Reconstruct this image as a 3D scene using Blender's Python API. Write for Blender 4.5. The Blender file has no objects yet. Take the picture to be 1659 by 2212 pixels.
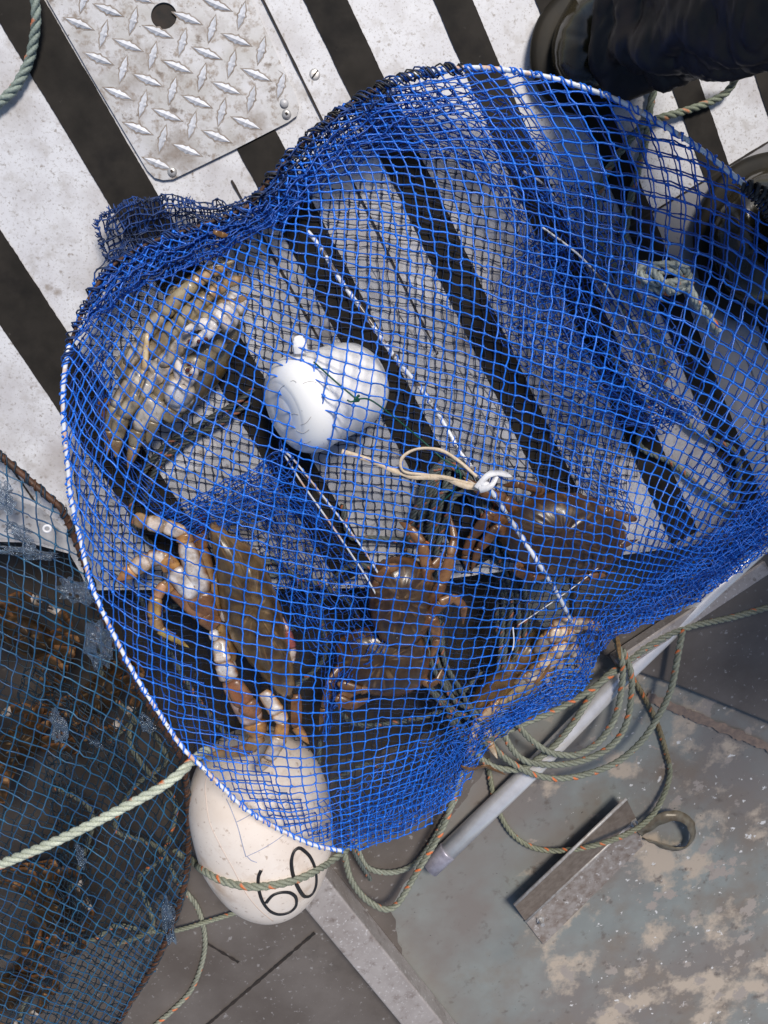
import bpy, bmesh, math, random
import numpy as np
from mathutils import Vector, Matrix, noise
from mathutils.bvhtree import BVHTree
from mathutils.geometry import tessellate_polygon
random.seed(7); rng = np.random.RandomState(5)
scn = bpy.context.scene
COL = scn.collection

# ------------------------------------------------------------------ camera, sky, sun, exposure
FPX = 1664.0                     # focal length in photo units (photo taken as 1659 x 2212 units)
TILT = math.radians(17)
UX, UY = 0.494, -0.869
AX = Vector((UY, -UX, 0)).normalized()
ROT = Matrix.Rotation(TILT, 3, AX)
FWD = ROT @ Vector((0, 0, -1))
CAM = -FWD * 0.85
cd = bpy.data.cameras.new('camera'); co = bpy.data.objects.new('camera', cd); COL.objects.link(co)
co.matrix_world = Matrix.Translation(CAM) @ ROT.to_4x4()
cd.sensor_fit = 'HORIZONTAL'; cd.sensor_width = 36; cd.lens = 36 * FPX / 1659
cd.clip_start = 0.01; cd.clip_end = 100
scn.camera = co
SUN_EL, SUN_AZ = math.radians(58), math.radians(14)     # azimuth measured from +Y towards +X
w = bpy.data.worlds.new('World'); scn.world = w; w.use_nodes = True
nt = w.node_tree; bg = nt.nodes['Background']
sky = nt.nodes.new('ShaderNodeTexSky'); sky.sky_type = 'NISHITA'; sky.sun_disc = False
sky.sun_elevation = SUN_EL; sky.sun_rotation = SUN_AZ
nt.links.new(sky.outputs[0], bg.inputs[0]); bg.inputs[1].default_value = 0.085
sl = bpy.data.lights.new('sun', 'SUN'); sl.energy = 3.0; sl.angle = math.radians(16); sl.color = (1, 0.94, 0.86)
so = bpy.data.objects.new('sun', sl); COL.objects.link(so)
sd = Vector((math.sin(SUN_AZ) * math.cos(SUN_EL), math.cos(SUN_AZ) * math.cos(SUN_EL), math.sin(SUN_EL)))
so.rotation_euler = sd.to_track_quat('Z', 'Y').to_euler()
scn.view_settings.view_transform = 'Standard'; scn.view_settings.look = 'None'
scn.view_settings.exposure = 0.22; scn.view_settings.gamma = 1
pass

# ------------------------------------------------------------------ measuring helpers
def P(x, y, z=0.0):
    """world point at height z that lies along the line of sight of photo point (x, y)"""
    d = ROT @ Vector(((x - 829.5) / FPX, -(y - 1106) / FPX, -1))
    return CAM + d * ((z - CAM.z) / d.z)
MPP = 0.00046                    # metres per photo unit near the deck
ZF = -0.12                       # lower floor

def cr(pts, n=12, closed=False):
    """Catmull-Rom through points (any dimension) -> list of Vectors/arrays"""
    p = [np.array(q, float) for q in pts]; N = len(p); out = []
    segs = N if closed else N - 1
    for i in range(segs):
        if closed: a, b, c, d = p[(i-1) % N], p[i], p[(i+1) % N], p[(i+2) % N]
        else: a, b, c, d = p[max(i-1, 0)], p[i], p[i+1], p[min(i+2, N-1)]
        for k in range(n):
            t = k / n
            out.append(0.5 * ((2*b) + (c-a)*t + (2*a-5*b+4*c-d)*t*t + (3*b-a-3*c+d)*t**3))
    if not closed: out.append(p[-1])
    return out
def resample(pts, step):
    p = np.array(pts, float); d = np.linalg.norm(np.diff(p, axis=0), axis=1)
    s = np.concatenate([[0], np.cumsum(d)]); n = max(2, int(s[-1] / step) + 1)
    t = np.linspace(0, s[-1], n)
    return np.stack([np.interp(t, s, p[:, k]) for k in range(p.shape[1])], 1)
def Pl(lst, z=None):
    return [P(*q) if z is None else P(q[0], q[1], z) for q in lst]

# ------------------------------------------------------------------ object bookkeeping
def tag(o, label=None, cat=None, group=None, kind=None):
    if label: o['label'] = label
    if cat: o['category'] = cat
    if group: o['group'] = group
    if kind: o['kind'] = kind
    return o
def empty(name, loc, label, cat, group=None):
    o = bpy.data.objects.new(name, None); COL.objects.link(o); o.location = loc; o.empty_display_size = 0.02
    return tag(o, label, cat, group)
class MB:
    """collects geometry for ONE mesh object, with per-vertex surface colours and material slots"""
    def __init__(s): s.v = []; s.f = []; s.c = []; s.m = []
    def add(s, vs, fs, col=(1, 1, 1), mi=0):
        o = len(s.v); s.v += [tuple(q) for q in vs]
        s.c += list(col) if isinstance(col, list) else [col] * len(vs)
        s.f += [tuple(i + o for i in f) for f in fs]
        s.m += list(mi) if isinstance(mi, list) else [mi] * len(fs)
    def tube(s, pts, rad, sides=6, col=(1, 1, 1), mi=0, flat=1.0, up=None, cap=True, colfn=None):
        pts = [Vector(q) for q in pts]; n = len(pts)
        if not hasattr(rad, '__len__'): rad = [rad] * n
        vs = []; cs = []
        t0 = (pts[1] - pts[0]).normalized()
        N = Vector(up) if up else (Vector((0, 0, 1)) if abs(t0.z) < 0.9 else Vector((1, 0, 0)))
        for i in range(n):
            t = (pts[min(i+1, n-1)] - pts[max(i-1, 0)])
            t = t.normalized() if t.length > 1e-9 else t0
            N2 = (Vector(up) if up else N); N2 = (N2 - t * N2.dot(t))
            N2 = N2.normalized() if N2.length > 1e-6 else t.orthogonal().normalized()
            N = N2; B = t.cross(N)
            for k in range(sides):
                a = 2 * math.pi * k / sides
                vs.append(pts[i] + (B * math.cos(a) + N * math.sin(a) * flat) * rad[i])
                cs.append(colfn(i / (n - 1), math.sin(a)) if colfn else (col if not isinstance(col, list) else col[i]))
        fs = []
        for i in range(n - 1):
            for k in range(sides):
                k2 = (k + 1) % sides
                fs.append((i*sides+k, i*sides+k2, (i+1)*sides+k2, (i+1)*sides+k))
        if cap: fs += [tuple(range(sides))[::-1], tuple((n-1)*sides + k for k in range(sides))]
        s.add(vs, fs, cs, mi)
    def ball(s, c, r, col=(1, 1, 1), mi=0, seg=8, sc=(1, 1, 1)):
        c = Vector(c); vs = []; fs = []; rg = seg // 2
        for i in range(rg + 1):
            a = math.pi * i / rg
            for k in range(seg):
                b = 2 * math.pi * k / seg
                vs.append(c + Vector((math.sin(a)*math.cos(b)*sc[0], math.sin(a)*math.sin(b)*sc[1], math.cos(a)*sc[2])) * r)
        for i in range(rg):
            for k in range(seg):
                k2 = (k+1) % seg; fs.append((i*seg+k, (i+1)*seg+k, (i+1)*seg+k2, i*seg+k2))
        s.add(vs, fs, col, mi)
    def prism(s, outline, z0, z1, col=(1, 1, 1), mi=0, holes=()):
        """outline: list of world (x, y); vertical walls between z0 and z1"""
        loops = [outline] + list(holes)
        tri = tessellate_polygon([[Vector((p[0], p[1], 0)) for p in l] for l in loops])
        flat = [p for l in loops for p in l]; n = len(flat)
        vs = [(p[0], p[1], z1) for p in flat] + [(p[0], p[1], z0) for p in flat]
        fs = []
        for t in tri:
            a, b, c = [Vector((flat[i][0], flat[i][1], 0)) for i in t]
            if (b-a).cross(c-a).z < 0: t = (t[0], t[2], t[1])
            fs.append(tuple(t)); fs.append((t[2]+n, t[1]+n, t[0]+n))
        o = 0
        for l in loops:
            for i in range(len(l)):
                j = (i+1) % len(l); fs.append((o+i, o+i+n, o+j+n, o+j))
            o += len(l)
        s.add(vs, fs, col, mi)
    def build(s, name, mats, parent=None, smooth=True, auto=None):
        me = bpy.data.meshes.new(name); me.from_pydata(s.v, [], s.f); me.update()
        if not isinstance(mats, (list, tuple)): mats = [mats]
        for m in mats: me.materials.append(m)
        if any(s.m): me.polygons.foreach_set('material_index', s.m)
        at = me.color_attributes.new('Col', 'FLOAT_COLOR', 'POINT')
        at.data.foreach_set('color', np.array([(c[0], c[1], c[2], 1.0) for c in s.c], np.float32).ravel())
        if smooth: me.polygons.foreach_set('use_smooth', [True] * len(me.polygons))
        if auto: me.set_sharp_from_angle(angle=math.radians(auto))
        o = bpy.data.objects.new(name, me); COL.objects.link(o)
        if parent:
            o.parent = parent; o.matrix_parent_inverse = Matrix.Translation(parent.location).inverted()
        return o

# ------------------------------------------------------------------ materials
def nodes(name):
    m = bpy.data.materials.new(name); m.use_nodes = True
    return m, m.node_tree, m.node_tree.nodes['Principled BSDF']
def N(nt, t, **k):
    n = nt.nodes.new(t)
    for a, b in k.items(): setattr(n, a, b)
    return n
def noise_fac(nt, scale, lo, hi, detail=6, rough=0.6, dist=0.0, stretch=None, coord='Object', offs=(0, 0, 0)):
    tc = N(nt, 'ShaderNodeTexCoord'); mp = N(nt, 'ShaderNodeMapping')
    mp.inputs['Location'].default_value = offs
    if stretch:
        mp.inputs['Rotation'].default_value = (0, 0, stretch[0]); mp.inputs['Scale'].default_value = stretch[1]
    nt.links.new(tc.outputs[coord], mp.inputs[0])
    no = N(nt, 'ShaderNodeTexNoise'); no.inputs['Scale'].default_value = scale
    no.inputs['Detail'].default_value = detail; no.inputs['Roughness'].default_value = rough
    no.inputs['Distortion'].default_value = dist
    nt.links.new(mp.outputs[0], no.inputs['Vector'])
    mr = N(nt, 'ShaderNodeMapRange'); mr.inputs[1].default_value = lo; mr.inputs[2].default_value = hi
    nt.links.new(no.outputs[0], mr.inputs[0])
    return mr.outputs[0], no.outputs[0]
def mixc(nt, f, a, b):
    mx = N(nt, 'ShaderNodeMix', data_type='RGBA')
    if isinstance(f, (int, float)): mx.inputs[0].default_value = f
    else: nt.links.new(f, mx.inputs[0])
    for i, c in ((6, a), (7, b)):
        if isinstance(c, tuple): mx.inputs[i].default_value = (c[0], c[1], c[2], 1)
        else: nt.links.new(c, mx.inputs[i])
    return mx.outputs[2]
def bump(nt, bs, src, strength, dist=0.001):
    b = N(nt, 'ShaderNodeBump'); b.inputs['Strength'].default_value = strength; b.inputs['Distance'].default_value = dist
    nt.links.new(src, b.inputs['Height']); nt.links.new(b.outputs[0], bs.inputs['Normal'])
def simple(name, c1, c2, scale=200, rough=0.5, metal=0.0, bmp=0.2, lo=0.35, hi=0.65, attr=False, coat=0.0, stretch=None, layers=(), bd=0.0006, spec=0.5):
    m, nt, bs = nodes(name)
    f, raw = noise_fac(nt, scale, lo, hi, stretch=stretch)
    c = mixc(nt, f, c1, c2)
    for (lc, ls, llo, lhi, off) in layers:
        lf, _ = noise_fac(nt, ls, llo, lhi, offs=off)
        c = mixc(nt, lf, c, lc)
    if attr:
        at = N(nt, 'ShaderNodeAttribute', attribute_name='Col')
        mx = N(nt, 'ShaderNodeMix', data_type='RGBA', blend_type='MULTIPLY'); mx.inputs[0].default_value = 1
        nt.links.new(at.outputs['Color'], mx.inputs[6]); nt.links.new(c, mx.inputs[7]); c = mx.outputs[2]
    nt.links.new(c, bs.inputs['Base Color'])
    bs.inputs['Roughness'].default_value = rough; bs.inputs['Metallic'].default_value = metal
    bs.inputs['Coat Weight'].default_value = coat; bs.inputs['Coat Roughness'].default_value = 0.15
    bs.inputs['Specular IOR Level'].default_value = spec
    if bmp: bump(nt, bs, raw, bmp, bd)
    return m

M = {}
M['deck'] = simple('white_deck_paint', (0.64, 0.64, 0.66), (0.53, 0.52, 0.54), 25, 0.45, 0, 0.25, 0.4, 0.75, layers=[
    ((0.34, 0.31, 0.30), 9, 0.50, 0.78, (3, 1, 0)), ((0.27, 0.22, 0.19), 6, 0.56, 0.76, (7, 3, 0)), ((0.22, 0.17, 0.13), 38, 0.64, 0.76, (4, 3, 9)), ((0.36, 0.33, 0.31), 28, 0.58, 0.74, (2, 8, 0)), ((0.30, 0.27, 0.25), 190, 0.58, 0.68, (0, 5, 0)), ((0.46, 0.44, 0.43), 60, 0.54, 0.72, (5, 5, 0)), ((0.40, 0.38, 0.37), 420, 0.56, 0.66, (1, 5, 3)),
    ((0.10, 0.08, 0.07), 330, 0.68, 0.73, (7, 0, 2)), ((0.20, 0.15, 0.11), 75, 0.68, 0.76, (1, 9, 4))])
M['stripe'] = simple('black_grip_strip', (0.013, 0.011, 0.009), (0.026, 0.022, 0.018), 30, 0.75, 0, 0.5, spec=0.2, layers=[
    ((0.09, 0.08, 0.07), 120, 0.69, 0.78, (2, 2, 0)), ((0.006, 0.005, 0.005), 14, 0.55, 0.7, (5, 2, 0))], bd=0.0004)
M['seam'] = simple('dark_gap', (0.012, 0.010, 0.008), (0.03, 0.02, 0.015), 100, 0.8)
M['tread'] = simple('tread_plate_aluminium', (0.50, 0.50, 0.52), (0.38, 0.37, 0.36), 35, 0.5, 0.15, 0.3, layers=[
    ((0.24, 0.20, 0.17), 150, 0.52, 0.68, (1, 0, 0)), ((0.20, 0.165, 0.14), 22, 0.52, 0.72, (3, 3, 0)), ((0.16, 0.13, 0.11), 75, 0.60, 0.70, (3, 8, 0)), ((0.09, 0.07, 0.055), 260, 0.66, 0.72, (4, 4, 0))])
M['lug'] = simple('tread_lug_metal', (0.78, 0.78, 0.81), (0.58, 0.58, 0.6), 120, 0.38, 0.15, 0.2)
M['lugdirt'] = simple('brown_grime', (0.20, 0.155, 0.12), (0.36, 0.32, 0.29), 160, 0.7)
M['steel'] = simple('stainless_steel', (0.62, 0.6, 0.58), (0.4, 0.38, 0.36), 300, 0.35, 0.45, 0.1)
M['steel_dull'] = simple('bare_worn_metal', (0.50, 0.48, 0.46), (0.30, 0.26, 0.23), 120, 0.45, 0.2, 0.3)
M['net'] = simple('blue_net_twine', (0.009, 0.215, 0.88), (0.006, 0.105, 0.58), 900, 0.48, 0, 0.6, attr=True, coat=0.25, bd=0.0003)
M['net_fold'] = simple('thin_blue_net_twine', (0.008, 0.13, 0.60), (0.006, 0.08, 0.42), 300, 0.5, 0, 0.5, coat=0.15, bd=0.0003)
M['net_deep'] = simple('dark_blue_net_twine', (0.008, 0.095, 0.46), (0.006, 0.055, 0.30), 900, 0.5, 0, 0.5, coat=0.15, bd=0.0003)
M['net_shaded'] = simple('shaded_net_twine', (0.008, 0.014, 0.035), (0.012, 0.025, 0.07), 300, 0.6, 0, 0.4)  # same net in navy: shade on the bottom layer put into the colour
M['net_tail'] = simple('weathered_blue_net_twine', (0.012, 0.06, 0.26), (0.014, 0.022, 0.045), 60, 0.55, 0, 0.4)
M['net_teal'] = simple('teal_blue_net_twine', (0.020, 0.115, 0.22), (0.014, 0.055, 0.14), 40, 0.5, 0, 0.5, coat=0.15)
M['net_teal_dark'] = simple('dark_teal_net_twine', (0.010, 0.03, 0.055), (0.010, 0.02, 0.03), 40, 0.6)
M['rod'] = simple('white_rod_cover', (0.80, 0.82, 0.84), (0.70, 0.46, 0.33), 60, 0.28, 0, 0.2, 0.52, 0.6, coat=0.5, layers=[((0.05, 0.035, 0.03), 130, 0.66, 0.7, (4, 2, 0))])
M['rod_old'] = simple('worn_white_rod_cover', (0.72, 0.74, 0.76), (0.10, 0.075, 0.06), 70, 0.3, 0, 0.3, 0.5, 0.56, coat=0.4)
M['black_wrap'] = simple('black_rubber_wrap', (0.012, 0.011, 0.011), (0.03, 0.028, 0.027), 150, 0.5, 0, 0.6)
M['wire'] = simple('thin_grey_wire', (0.5, 0.5, 0.52), (0.09, 0.08, 0.08), 60, 0.3, 0.6, 0.1)
M['elastic'] = simple('cream_elastic', (0.70, 0.58, 0.44), (0.55, 0.42, 0.28), 400, 0.6, 0, 0.5)
M['ribbon'] = simple('white_ribbon', (0.78, 0.78, 0.80), (0.68, 0.66, 0.66), 300, 0.4)
M['green'] = simple('green_twine', (0.004, 0.09, 0.055), (0.004, 0.05, 0.035), 600, 0.6)
M['jar'] = simple('white_plastic', (0.90, 0.89, 0.87), (0.86, 0.84, 0.82), 12, 0.32, 0, 0.05, coat=0.15, layers=[((0.36, 0.34, 0.33), 90, 0.71, 0.76, (1, 1, 1))])
M['scuff'] = simple('grey_scuff', (0.35, 0.33, 0.32), (0.5, 0.48, 0.46), 300, 0.6)
M['buoy'] = simple('cream_foam_buoy', (0.86, 0.77, 0.69), (0.74, 0.62, 0.52), 9, 0.45, 0, 0.15, layers=[
    ((0.50, 0.35, 0.24), 22, 0.56, 0.80, (2, 0, 0)), ((0.55, 0.44, 0.36), 130, 0.60, 0.68, (2, 7, 0)), ((0.28, 0.18, 0.12), 220, 0.72, 0.77, (1, 3, 0))])
M['marker'] = simple('black_marker_ink', (0.012, 0.010, 0.012), (0.02, 0.018, 0.018), 300, 0.5)
M['pen'] = simple('faded_blue_ink', (0.25, 0.28, 0.40), (0.40, 0.40, 0.48), 300, 0.6)
M['seamline'] = simple('buoy_mould_seam', (0.60, 0.47, 0.39), (0.66, 0.54, 0.46), 100, 0.5)
M['rope'] = simple('rope_fibre', (1, 1, 1), (0.62, 0.62, 0.58), 700, 0.6, 0, 0.8, attr=True, bd=0.0005)
def floor_mat():
    m, nt, bs = nodes('worn_grey_floor_paint')
    f, raw = noise_fac(nt, 6, .35, .7); c = mixc(nt, f, (0.250, 0.265, 0.250), (0.175, 0.185, 0.178))
    f, _ = noise_fac(nt, 3.2, .46, .60, offs=(8.3, 2, 0)); c = mixc(nt, f, c, (0.19, 0.17, 0.155))
    tc = N(nt, 'ShaderNodeTexCoord'); sp = N(nt, 'ShaderNodeSeparateXYZ'); nt.links.new(tc.outputs['Object'], sp.inputs[0])
    zone = N(nt, 'ShaderNodeMapRange'); zone.inputs[1].default_value = 0.05; zone.inputs[2].default_value = 0.40
    zone.inputs[3].default_value = -0.16; zone.inputs[4].default_value = 0.012; nt.links.new(sp.outputs[0], zone.inputs[0])
    def worn(sc, off, thr, sharp, col, c, det=8):
        _, r = noise_fac(nt, sc, 0, 1, detail=det, rough=.62, offs=off)
        ad = N(nt, 'ShaderNodeMath', operation='ADD'); nt.links.new(r, ad.inputs[0]); nt.links.new(zone.outputs[0], ad.inputs[1])
        mr = N(nt, 'ShaderNodeMapRange'); mr.inputs[1].default_value = thr; mr.inputs[2].default_value = thr + sharp*1.6; nt.links.new(ad.outputs[0], mr.inputs[0])
        return mixc(nt, mr.outputs[0], c, col), mr.outputs[0]
    c, _ = worn(8, (1.2, 4.1, 0), .48, .12, (0.19, 0.155, 0.125), c)
    c, hb = worn(11, (3.2, 1.1, 0), .535, .05, (0.42, 0.35, 0.28), c)
    c, _ = worn(24, (3.9, 5.1, 0), .60, .02, (0.31, 0.27, 0.24), c)
    c, _ = worn(70, (6, 4, 0), .665, .02, (0.60, 0.59, 0.58), c, 4)
    f, _ = noise_fac(nt, 170, .70, .74, offs=(1, 7, 0)); c = mixc(nt, f, c, (0.04, 0.035, 0.03))
    f, _ = noise_fac(nt, 55, .60, .75, offs=(2, 7, 0)); c = mixc(nt, f, c, (0.12, 0.10, 0.085))
    nt.links.new(c, bs.inputs['Base Color']); bs.inputs['Roughness'].default_value = 0.38
    ad = N(nt, 'ShaderNodeMath', operation='SUBTRACT'); nt.links.new(raw, ad.inputs[0]); nt.links.new(hb, ad.inputs[1]); bump(nt, bs, ad.outputs[0], .5, .0006)
    return m
M['floor'] = floor_mat()
M['brownfloor'] = simple('brown_stained_floor', (0.090, 0.074, 0.064), (0.135, 0.117, 0.106), 9, 0.6, 0, 0.35, layers=[
    ((0.045, 0.036, 0.030), 6, 0.55, 0.75, (2, 5, 0)), ((0.24, 0.225, 0.22), 130, 0.62, 0.68, (2, 0, 0)),
    ((0.03, 0.025, 0.02), 210, 0.70, 0.75, (1, 7, 0))])
M['weld'] = simple('weld_bead', (0.28, 0.20, 0.15), (0.16, 0.12, 0.10), 90, 0.6, 0, 0.6)
M['alu'] = simple('dull_aluminium', (0.44, 0.40, 0.38), (0.33, 0.29, 0.27), 20, 0.5, 0.25, 0.3, layers=[
    ((0.60, 0.57, 0.56), 200, 0.58, 0.66, (2, 0, 0)), ((0.22, 0.18, 0.16), 70, 0.56, 0.72, (2, 6, 0)), ((0.10, 0.075, 0.05), 45, 0.66, 0.75, (5, 5, 0))])
M['bracket'] = simple('pitted_aluminium', (0.30, 0.27, 0.25), (0.18, 0.14, 0.115), 90, 0.55, 0.1, 0.4, 0.38, 0.66, layers=[
    ((0.52, 0.50, 0.49), 110, 0.60, 0.68, (2, 0, 0)), ((0.06, 0.045, 0.03), 160, 0.66, 0.7, (5, 5, 0))])
M['pole'] = simple('brushed_pole_metal', (0.86, 0.84, 0.84), (0.74, 0.72, 0.72), 60, 0.27, 0.4, 0.1)
M['tape'] = simple('grey_tape', (0.42, 0.40, 0.46), (0.30, 0.28, 0.33), 160, 0.35, 0.3, 0.5)
M['boot'] = simple('brown_wet_rubber', (0.022, 0.017, 0.008), (0.04, 0.030, 0.013), 20, 0.2, 0, 0.3, coat=0.35, bd=.002)
M['boot_sole'] = simple('olive_wet_sole', (0.022, 0.016, 0.008), (0.010, 0.008, 0.005), 30, 0.6, 0, 0.4, spec=0.25)
M['trouser'] = simple('black_rain_fabric', (0.012, 0.010, 0.010), (0.024, 0.017, 0.015), 30, 0.5, 0, 0.6, coat=0.06, spec=0.3)
M['crab'] = simple('crab_shell', (1, 1, 1), (0.60, 0.52, 0.44), 70, 0.38, 0, 0.5, 0.40, 0.62, attr=True, coat=0.32, layers=[((0.42, 0.26, 0.14), 420, 0.60, 0.70, (2, 1, 0))], bd=0.0008)
M['crab_dull'] = simple('dull_crab_shell', (1, 1, 1), (0.6, 0.5, 0.4), 90, 0.7, 0, 0.35, attr=True, spec=0.2)
M['kelp'] = simple('brown_kelp', (0.20, 0.095, 0.025), (0.11, 0.05, 0.015), 120, 0.4, 0, 0.3, coat=0.3)
M['algae'] = simple('golden_algae', (0.24, 0.14, 0.05), (0.12, 0.07, 0.03), 300, 0.7, 0, 0.8)
M['rust'] = simple('rusty_rod', (0.10, 0.04, 0.018), (0.035, 0.018, 0.010), 160, 0.6, 0, 0.8, layers=[((0.22, 0.10, 0.05), 300, 0.62, 0.7, (2, 1, 0))])
def film():
    m, nt, bs = nodes('clear_plastic_film'); nt.nodes.remove(bs); out_ = nt.nodes['Material Output']
    tr = N(nt, 'ShaderNodeBsdfTransparent'); tr.inputs[0].default_value = (.93, .95, .97, 1)
    gl = N(nt, 'ShaderNodeBsdfGlossy'); gl.inputs['Roughness'].default_value = 0.16; gl.inputs[0].default_value = (.85, .9, .95, 1)
    lw = N(nt, 'ShaderNodeLayerWeight'); lw.inputs[0].default_value = 0.6
    _, raw = noise_fac(nt, 190, 0.4, 0.6); b_ = N(nt, 'ShaderNodeBump'); b_.inputs['Strength'].default_value = 1; b_.inputs['Distance'].default_value = .004
    nt.links.new(raw, b_.inputs['Height']); nt.links.new(b_.outputs[0], gl.inputs['Normal']); nt.links.new(b_.outputs[0], lw.inputs['Normal'])
    mx = N(nt, 'ShaderNodeMixShader'); nt.links.new(lw.outputs['Facing'], mx.inputs[0]); nt.links.new(tr.outputs[0], mx.inputs[1]); nt.links.new(gl.outputs[0], mx.inputs[2])
    nt.links.new(mx.outputs[0], out_.inputs[0]); return m
M['film'] = film()

# ------------------------------------------------------------------ the setting: upper deck, lower floor
UPZ = Vector((0, 0, 1))
DIR = Vector((math.cos(math.radians(-60.6)), math.sin(math.radians(-60.6)), 0)); NRM = Vector((-DIR.y, DIR.x, 0))
def edge_pt(t): return P(-500 + 2800 * t, 1560 - 510 * t, 0)      # the forward edge of the upper deck
mb = MB()
a, b = edge_pt(0), edge_pt(1)
EDGE = [(-700, 1150), (60, 1172), (150, 1196), (196, 1275), (820, 1270), (1060, 1238), (1700, 1150), (2300, 1060)]
ew = [P(x, y, 0) for x, y in EDGE]
mb.prism([(v.x, v.y) for v in ew] + [(ew[-1].x, 1.6), (ew[0].x, 1.6)], -0.03, 0.0)
tag(mb.build('deck', M['deck'], smooth=False), 'white painted metal deck with black grip stripes', kind='structure')
def edge_dist(q):                                                # how far a point lies inside the deck's edge
    for i in range(len(ew) - 1):
        if q.x <= ew[i+1].x or i == len(ew) - 2:
            t = (q.x - ew[i].x) / (ew[i+1].x - ew[i].x); return q.y - (ew[i].y + t * (ew[i+1].y - ew[i].y))
def clip_len(p0):                                                # distance along DIR until the deck's edge
    k = 0.0
    while edge_dist(p0 + DIR * k) > 0 and k < 2.5: k += 0.002
    return k
mb = MB()
for (l, wd) in [((0, 701), 0.051), ((0, 50), 0.0445), ((510, 320), 0.041), ((655, 0), 0.037), ((935, 0), 0.0345), ((1155, 0), 0.031), ((1436, 150), 0.029), ((1612, 110), 0.03), ((1830, 200), 0.03)]:
    p = P(*l); q = p - DIR * 0.9; L = 0.9 + clip_len(p) - 0.006
    n = 700; left = []; right = []
    for i in range(n + 1):
        c = q + DIR * (L * i / n)
        left.append(c + NRM * (0.0006 * noise.noise(c * 40) + 0.0004 * noise.noise(c * 330))); right.append(c + NRM * (wd + 0.0006 * noise.noise(c * 40 + Vector((9, 0, 0))) + 0.0004 * noise.noise(c * 310)))
    vs = [(v.x, v.y, 0.0012) for v in left + right]
    mb.add(vs, [(i, i + 1, n + 2 + i, n + 1 + i) for i in range(n)])
tag(mb.build('deck_markings', M['stripe'], smooth=False), kind='structure')
mb = MB()
def strip(p, q, wd, z, m_=None, jit=0.0, n=40):
    p = Vector(p); q = Vector(q); d = (q - p).normalized(); s = Vector((-d.y, d.x, 0)) * wd / 2
    vs = []
    for i in range(n + 1):
        c = p.lerp(q, i / n); k = 1 + jit * noise.noise(c * 150)
        vs += [(c.x + s.x*k, c.y + s.y*k, z), (c.x - s.x*k, c.y - s.y*k, z)]
    (m_ or mb).add(vs, [(2*i, 2*i+1, 2*i+3, 2*i+2) for i in range(n)])
strip(P(548, -40), P(945, 765), 0.0021, 0.0018, jit=0.5)
strip(P(500, 390), P(770, 880), 0.0024, 0.0018, jit=0.5)
strip(P(1760, 245), P(1345, 497), 0.0021, 0.0018, jit=0.5)
strip(P(-20, 945), P(78, 1085), 0.0019, 0.0018, jit=0.5)
tag(mb.build('deck_seams', M['seam'], smooth=False), kind='structure')
# lower floor as one wide sheet, brown stained areas as sheets laid on it
mb = MB(); mb.add([(-6, -6, ZF), (6, -6, ZF), (6, 6, ZF), (-6, 6, ZF)], [(0, 1, 2, 3)])
tag(mb.build('ground', M['floor'], smooth=False), 'worn grey painted lower floor of the boat', kind='structure')
def sheet(name, px, z, m, jit=0.0):
    pts = resample([tuple(P(x, y, z))[:2] for x, y in px + [px[0]]], 0.006)[:-1]
    pts = [(p[0] + jit * noise.noise(Vector((p[0]*40, p[1]*40, 1))), p[1] + jit * noise.noise(Vector((p[0]*40, p[1]*40, 7)))) for p in pts]
    mb = MB(); tri = tessellate_polygon([[Vector((p[0], p[1], 0)) for p in pts]])
    fs = []
    for t in tri:
        A, B, C = [Vector((*pts[i], 0)) for i in t]
        fs.append(t if (B-A).cross(C-A).z > 0 else (t[0], t[2], t[1]))
    mb.add([(p[0], p[1], z) for p in pts], fs)
    return tag(mb.build(name, m, smooth=False), kind='structure')
sheet('floor_stained', [(-300, 1250), (960, 1200), (1060, 1640), (930, 1830), (845, 1960), (860, 2040), (960, 2230), (1000, 2500), (-300, 2500)], ZF + 0.002, M['brownfloor'], 0.008)
M['darkfloor'] = simple('dark_brown_floor', (0.032, 0.026, 0.021), (0.068, 0.056, 0.047), 14, 0.35, 0, 0.4, layers=[((0.09, 0.075, 0.06), 60, .62, .72, (1, 4, 0))])
M['dimdeck'] = simple('shaded_wet_deck_paint', (0.50, 0.50, 0.52), (0.38, 0.375, 0.385), 20, 0.3, 0, 0.25, layers=[((0.16, 0.14, 0.13), 120, .58, .70, (1, 4, 0)), ((0.14, 0.12, 0.11), 18, .56, .75, (6, 4, 0))])  # wet grime with dimness under the net mixed into the colour
sheet('floor_dark_sheet', [(-300, 1150), (960, 1140), (1120, 1250), (1180, 1380), (1080, 1480), (1000, 1560), (780, 1640), (620, 1680), (420, 1700), (390, 1850), (330, 1960), (220, 2030), (60, 2060), (-300, 2080)], ZF + 0.004, M['darkfloor'], 0.012)  # darker sheet on the floor beneath both pots
M['greyshade'] = simple('shaded_grey_deck', (0.33, 0.325, 0.34), (0.27, 0.265, 0.275), 18, 0.5, 0, 0.2, layers=[((0.18, 0.16, 0.15), 150, .62, .72, (1, 4, 0))])  # darker grey carries the shade on the deck's right side
sheet('deck_shade_sheet', [(1800, 222), (1345, 497), (1375, 560), (1430, 680), (1500, 860), (1560, 1000), (1600, 1163), (2150, 1080), (2150, 222)], 0.0008, M['greyshade'], 0.0)  # painted shade laid over the deck, not a separate panel
sheet('deck_grey_strip', [(-200, 1060), (20, 1075), (90, 1100), (150, 1150), (188, 1268), (190, 1190), (148, 1178), (60, 1164), (-200, 1150)][:5] + [(150, 1190), (60, 1166), (-200, 1154)], 0.0010, M['dimdeck'], 0.0)  # darker grey sheet along the left edge of the deck
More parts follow.
